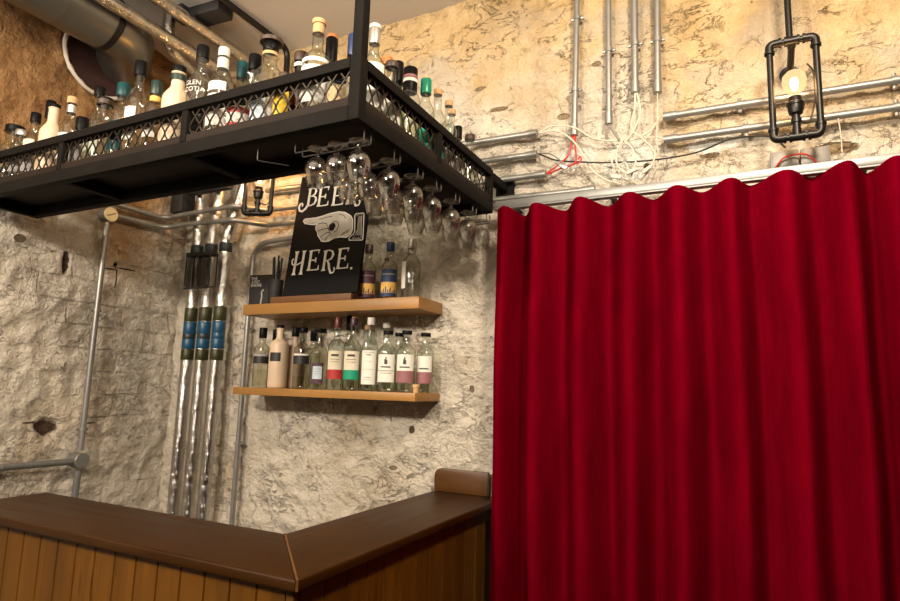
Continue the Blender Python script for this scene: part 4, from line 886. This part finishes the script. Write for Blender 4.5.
# ------------------------------------------------------------------ pipe lamps
def lamp(loc, rz, label, pole):
    o = empty('pipe_lamp', loc, label, 'lamp', 'black pipe frame lamps', rz)
    w, h = .0665, .167
    for s in (-1, 1): MB().tube([(s*w,0,-h+.02),(s*w,0,h-.02)],.0105,14).build('side_pipe', M['black'], o)
    for zz in (-1, 1): MB().tube([(-w+.02,0,zz*h),(w-.02,0,zz*h)],.0105,14).build('cross_pipe', M['black'], o)
    for s in (-1, 1):
        for zz in (-1, 1):
            m = MB(); q = bend([(s*w,0,zz*(h-.036)),(s*w,0,zz*h),(s*(w-.036),0,zz*h)],.024,7)
            m.tube(q,.0136,14); m.tube([q[0],Vector(q[0])+Vector((0,0,zz*.008))],.0162,14); m.tube([q[-1],Vector(q[-1])+Vector((s*.008,0,0))],.0162,14)
            m.build('elbow', M['black'], o)
    for zz in (-1, 1):
        m = MB().tube([(-.022,0,zz*h),(.022,0,zz*h)],.0140,14); m.tube([(-.022,0,zz*h),(-.015,0,zz*h)],.0165,14); m.tube([(.015,0,zz*h),(.022,0,zz*h)],.0165,14)
        if zz > 0: m.tube([(0,0,h),(0,.028,h-.006)],.0135,14)
        else: m.tube([(0,0,-h),(0,0,-h+.026)],.0135,14)
        m.build('tee', M['black'], o)
    c, s = math.cos(-rz), math.sin(-rz); d = -loc[1]            # distance to the wall, in the lamp's own frame
    wp = Vector((-s*d, c*d, 0))
    fl = MB().tube([wp*.985+Vector((0,0,h-.04)), wp*.93+Vector((0,0,h-.04))],.033,20); fl.tube([wp*.93+Vector((0,0,h-.04)),wp*.85+Vector((0,0,h-.04))],.018,14)
    fl.build('wall_flange', M['black'], o)
    MB().tube([(0,.02,h-.005),tuple(wp*.45+Vector((0,0,h-.022))),tuple(wp*.9+Vector((0,0,h-.04)))],.0110,12).build('arm_pipe', M['black'], o)
    m = MB().lathe([(0,-h+.024),(.012,-h+.024),(.012,-h+.045),(.0155,-h+.047),(.0155,-h+.060),(.012,-h+.062),(.012,-h+.072),(.020,-h+.078),(.0235,-h+.092),(.0235,-h+.104),(.026,-h+.106),(.026,-h+.114),(.021,-h+.118),(.0185,-h+.135),(0,-h+.135)],22)
    m.build('socket', M['black'], o)
    b0 = -h+.135
    bulb = MB().lathe([(0,b0),(.013,b0),(.0145,b0+.008),(.022,b0+.020),(.0325,b0+.036),(.0365,b0+.055),(.0335,b0+.074),(.022,b0+.087),(.009,b0+.0925),(0,b0+.093)],22).build('bulb', M['bulb'], o)
    MB().lathe([(0,b0+.020),(.006,b0+.024),(.0115,b0+.040),(.0125,b0+.052),(.0095,b0+.064),(0,b0+.068)],14).build('filament', M['filament'], bulb)
    MB().tube(spline([(.045,.06,h-.06),(.060,.05,h-.10),(.060,.045,-.02),(.040,.03,-h+.06),(.012,.012,-h+.055)],8),.0028,6).build('flex', M['cable_black'], o)
    if pole: MB().tube([(-.005,.012,h+.008),(-.006,.012,CZ-loc[2])],.0105,12).build('pole', M['black'], o)
    lt = bpy.data.lights.new('bulb_light','POINT'); lt.energy = pole and 3.0 or 9; lt.color = pole and (1,.60,.26) or (1,.50,.16); lt.shadow_soft_size = .03
    lo = bpy.data.objects.new('bulb_light', lt); COL.objects.link(lo); lo.parent = o; lo.location = (0,0,b0+.05)
    return o
lamp((.162,-.17,2.604), 0, 'lit black pipe-frame wall lamp with round bulb above the red curtain', True)
lamp((-2.165,-.16,2.600), rad(24), 'lit black pipe-frame wall lamp under the rack, left of the sign', False)

# ------------------------------------------------------------------ foil-lagged pipes in the corner, duct, ceiling services
def foil_pipe(pts, label, br=.12):
    o = empty('foil_pipe', pts[0], label, 'pipe', 'foil-lagged pipes in the corner')
    q = bend([Vector(p)-Vector(pts[0]) for p in pts], br, 8); dense = []
    for a, b in zip(q, q[1:]):
        k = max(1, int((b-a).length/.02))
        dense += [a+(b-a)*i/k for i in range(k)]
    dense.append(q[-1]); sd = pts[0][0]*10
    MB().tube(dense, .044, 20, True, lambda i, k: .0295*(1+.05*noise.noise(Vector((i*.45, k*.9, sd))))).build('lagging', M['foil'], o)
    return o
def bands(o, x, y, x0=0, extra=True):
    for z0, z1, mt in ((1.690,1.745,'tape_green'),(1.748,1.800,'tape_blue'),(1.801,1.826,'tape_dark' if extra else 'tape_blue'),(1.827,1.890,'tape_blue'),(1.893,1.965,'tape_green'),(2.255,2.305,'tape_dark')):
        MB().lathe([(.0318,z0),(.0328,z0+.002),(.0328,z1-.002),(.0318,z1)],24).build('tape_band', M[mt], o)
p = foil_pipe([(-2.660,-.08,.02),(-2.660,-.08,3.19),(-2.55,-.22,3.19),(-2.475,-.52,3.20),(-2.475,-.52,3.395)], 'left foil-lagged pipe rising in the corner behind the bar'); bands(p,0,0)
p = foil_pipe([(-2.553,-.08,.02),(-2.553,-.08,2.33),(-2.520,-.08,2.62),(-2.520,-.08,3.21),(-2.42,-.22,3.21),(-2.42,-2.2,3.21)], 'middle foil-lagged pipe rising in the corner behind the bar'); bands(p,0,0)
p = foil_pipe([(-2.446,-.08,.02),(-2.446,-.08,2.33),(-2.350,-.08,2.62),(-2.350,-.08,3.31),(-2.32,-2.2,3.31)], 'right foil-lagged pipe rising in the corner behind the bar'); bands(p,0,0,0,False)
gd = empty('mesh_guard', (-2.505,-.150,2.165), 'black see-through mesh cage strapped across the corner pipes', 'mesh cage', rz=rad(4))
m = MB()
for a in (-1, 1):
    for b in (0, 1): m.tube([(a*.078,-.05*b,-.085),(a*.078,-.05*b,.085)],.004,6)
for zz in (-.085,.085):
    m.tube([(-.078,0,zz),(.078,0,zz)],.004,6); m.tube([(-.078,-.05,zz-.012),(.078,-.05,zz-.012)],.005,6)
    for a in (-1, 1): m.tube([(a*.078,0,zz),(a*.078,-.05,zz-.012)],.004,6)
m.tube([(0,-.05,-.097),(0,-.05,.073)],.004,6)
m.build('frame', M['soft_black'], gd)
MB().box((-.076,-.0455,-.092),(.076,-.0345,.074)).build('gauze', M['gauze'], gd, False)
MB().box((-.086,-.052,.070),(.086,.0,.090),.004).build('strap', M['soft_black'], gd)
o = MB().box((-.155,-.02,-.014),(.155,.02,.014),.003).build('pipe_bracket', M['soft_black']); o.location = (-2.53,-.150,2.605); tag(o,'black steel bracket across the corner pipes below the rack','bracket')
o = MB().box((-.045,-.045,-.06),(.045,.045,.06),.006).build('black_box', M['soft_black']); o.location = (WX+.075,-.09,2.575); tag(o,'small black box on left wall beneath the rack beside the corner pipes','box')

dc = empty('ventilation_duct', (-2.60,-.750,3.222), 'large dull steel ventilation duct along the ceiling turning into the left wall', 'duct')
MB().tube([(0,-2.6,0),(0,-.002,0)],.127,40).build('straight_duct', M['duct_steel'], dc)
for yy in (-.22,-.52,-.86,-1.2): MB().tube([(0,yy-.003,0),(0,yy+.003,0)],.1285,40).build('seam', M['duct_steel'], dc)
m = MB().tube([(0,-.012,0),(0,.014,0)],.131,40); m.build('flange', M['black'], dc)
arc = [(-.17+.17*math.cos(rad(58)*i/10), .015+.17*math.sin(rad(58)*i/10), 0) for i in range(11)]
e0 = arc[-1]; k = (WX+2.60+.01-e0[0])/-math.sin(rad(58))
MB().tube(arc+[(e0[0]-math.sin(rad(58))*k, e0[1]+math.cos(rad(58))*k, 0)],.124,40).build('elbow', M['duct_steel'], dc)
ho = empty('wall_opening_plate', (WX,-.585,3.185), 'round dark maroon plate with rough white rim where the duct meets the wall', 'plate')
disc('plate', [(0,-.012),(.176,-.012),(.176,.004),(0,.004)], 'maroon', ho, 40)
m = MB().tube([(.186*math.cos(2*PI*k/48),.186*math.sin(2*PI*k/48),.006) for k in range(49)],.011,8,False,lambda i,k: .010*(1+.5*noise.noise(Vector((i*.7,k,2)))))
bmesh.ops.transform(m.bm, matrix=D, verts=m.bm.verts); m.build('rim', M['plaster_edge'], ho)
conduit('black_pipe', [(-2.150,-2.2,3.375),(-2.150,-.045,3.375),(-2.150,-.045,2.815)], .016, 'black pipe along the ceiling bending down the back wall behind the bottles', [], [], .07, 'black', None)
o = MB().box((-.12,-.05,-.026),(.12,.05,.026),.004).build('ceiling_box', M['soft_black']); o.location = (-2.315,-.44,CZ-.027); o.rotation_euler = (0,0,rad(4)); tag(o,'long black box fixed to the ceiling above the bottles','box')
o = MB().box((-.03,-.035,-.035),(.03,.035,.035),.005).build('pipe_clamp', M['soft_black']); o.location = (-2.408,-.50,CZ-.036); tag(o,'small black clamp on the ceiling beside the lagged pipes','clamp')

# ------------------------------------------------------------------ light
def area(name, loc, to, size, e, col, sy=None):
    l = bpy.data.lights.new(name,'AREA'); l.energy = e; l.color = col; l.size = size
    if sy: l.shape = 'RECTANGLE'; l.size_y = sy
    o = bpy.data.objects.new(name, l); COL.objects.link(o); o.location = loc
    o.rotation_euler = (Vector(to)-Vector(loc)).to_track_quat('-Z','Y').to_euler(); return o
area('ceiling_light', (.35,-1.75,3.15), (-.3,0,2.3), .25, 52, (1,.84,.64))
area('added_ceiling_bounce', (-.9,-2.7,2.5), (-1.0,-2.3,3.4), .5, 34, (1,.86,.70))  # added to brighten the ceiling, in place of bounced flash; no real fitting
for hx, hy, he in ((-2.3,-3.3,50), (-1.3,-3.7,64), (-.5,-3.9,28)):
    area('added_fill_light', (hx,hy,2.9), (-1.7,0,1.4), .16, he, (1,.87,.70))  # unseen fills added to brighten the shelf wall and put highlights in the glass
w = bpy.data.worlds.new('world'); S.world = w; w.use_nodes = True
bg = w.node_tree.nodes['Background']; bg.inputs[0].default_value = (1,.85,.7,1); bg.inputs[1].default_value = .02
S.view_settings.view_transform = 'Standard'; S.view_settings.look = 'None'; S.view_settings.gamma = 1; S.view_settings.exposure = 0
try: S.view_settings.use_curve_mapping = False
except Exception: pass
S.cycles.transparent_max_bounces = 32; S.cycles.max_bounces = 10; S.cycles.sample_clamp_indirect = 4.0
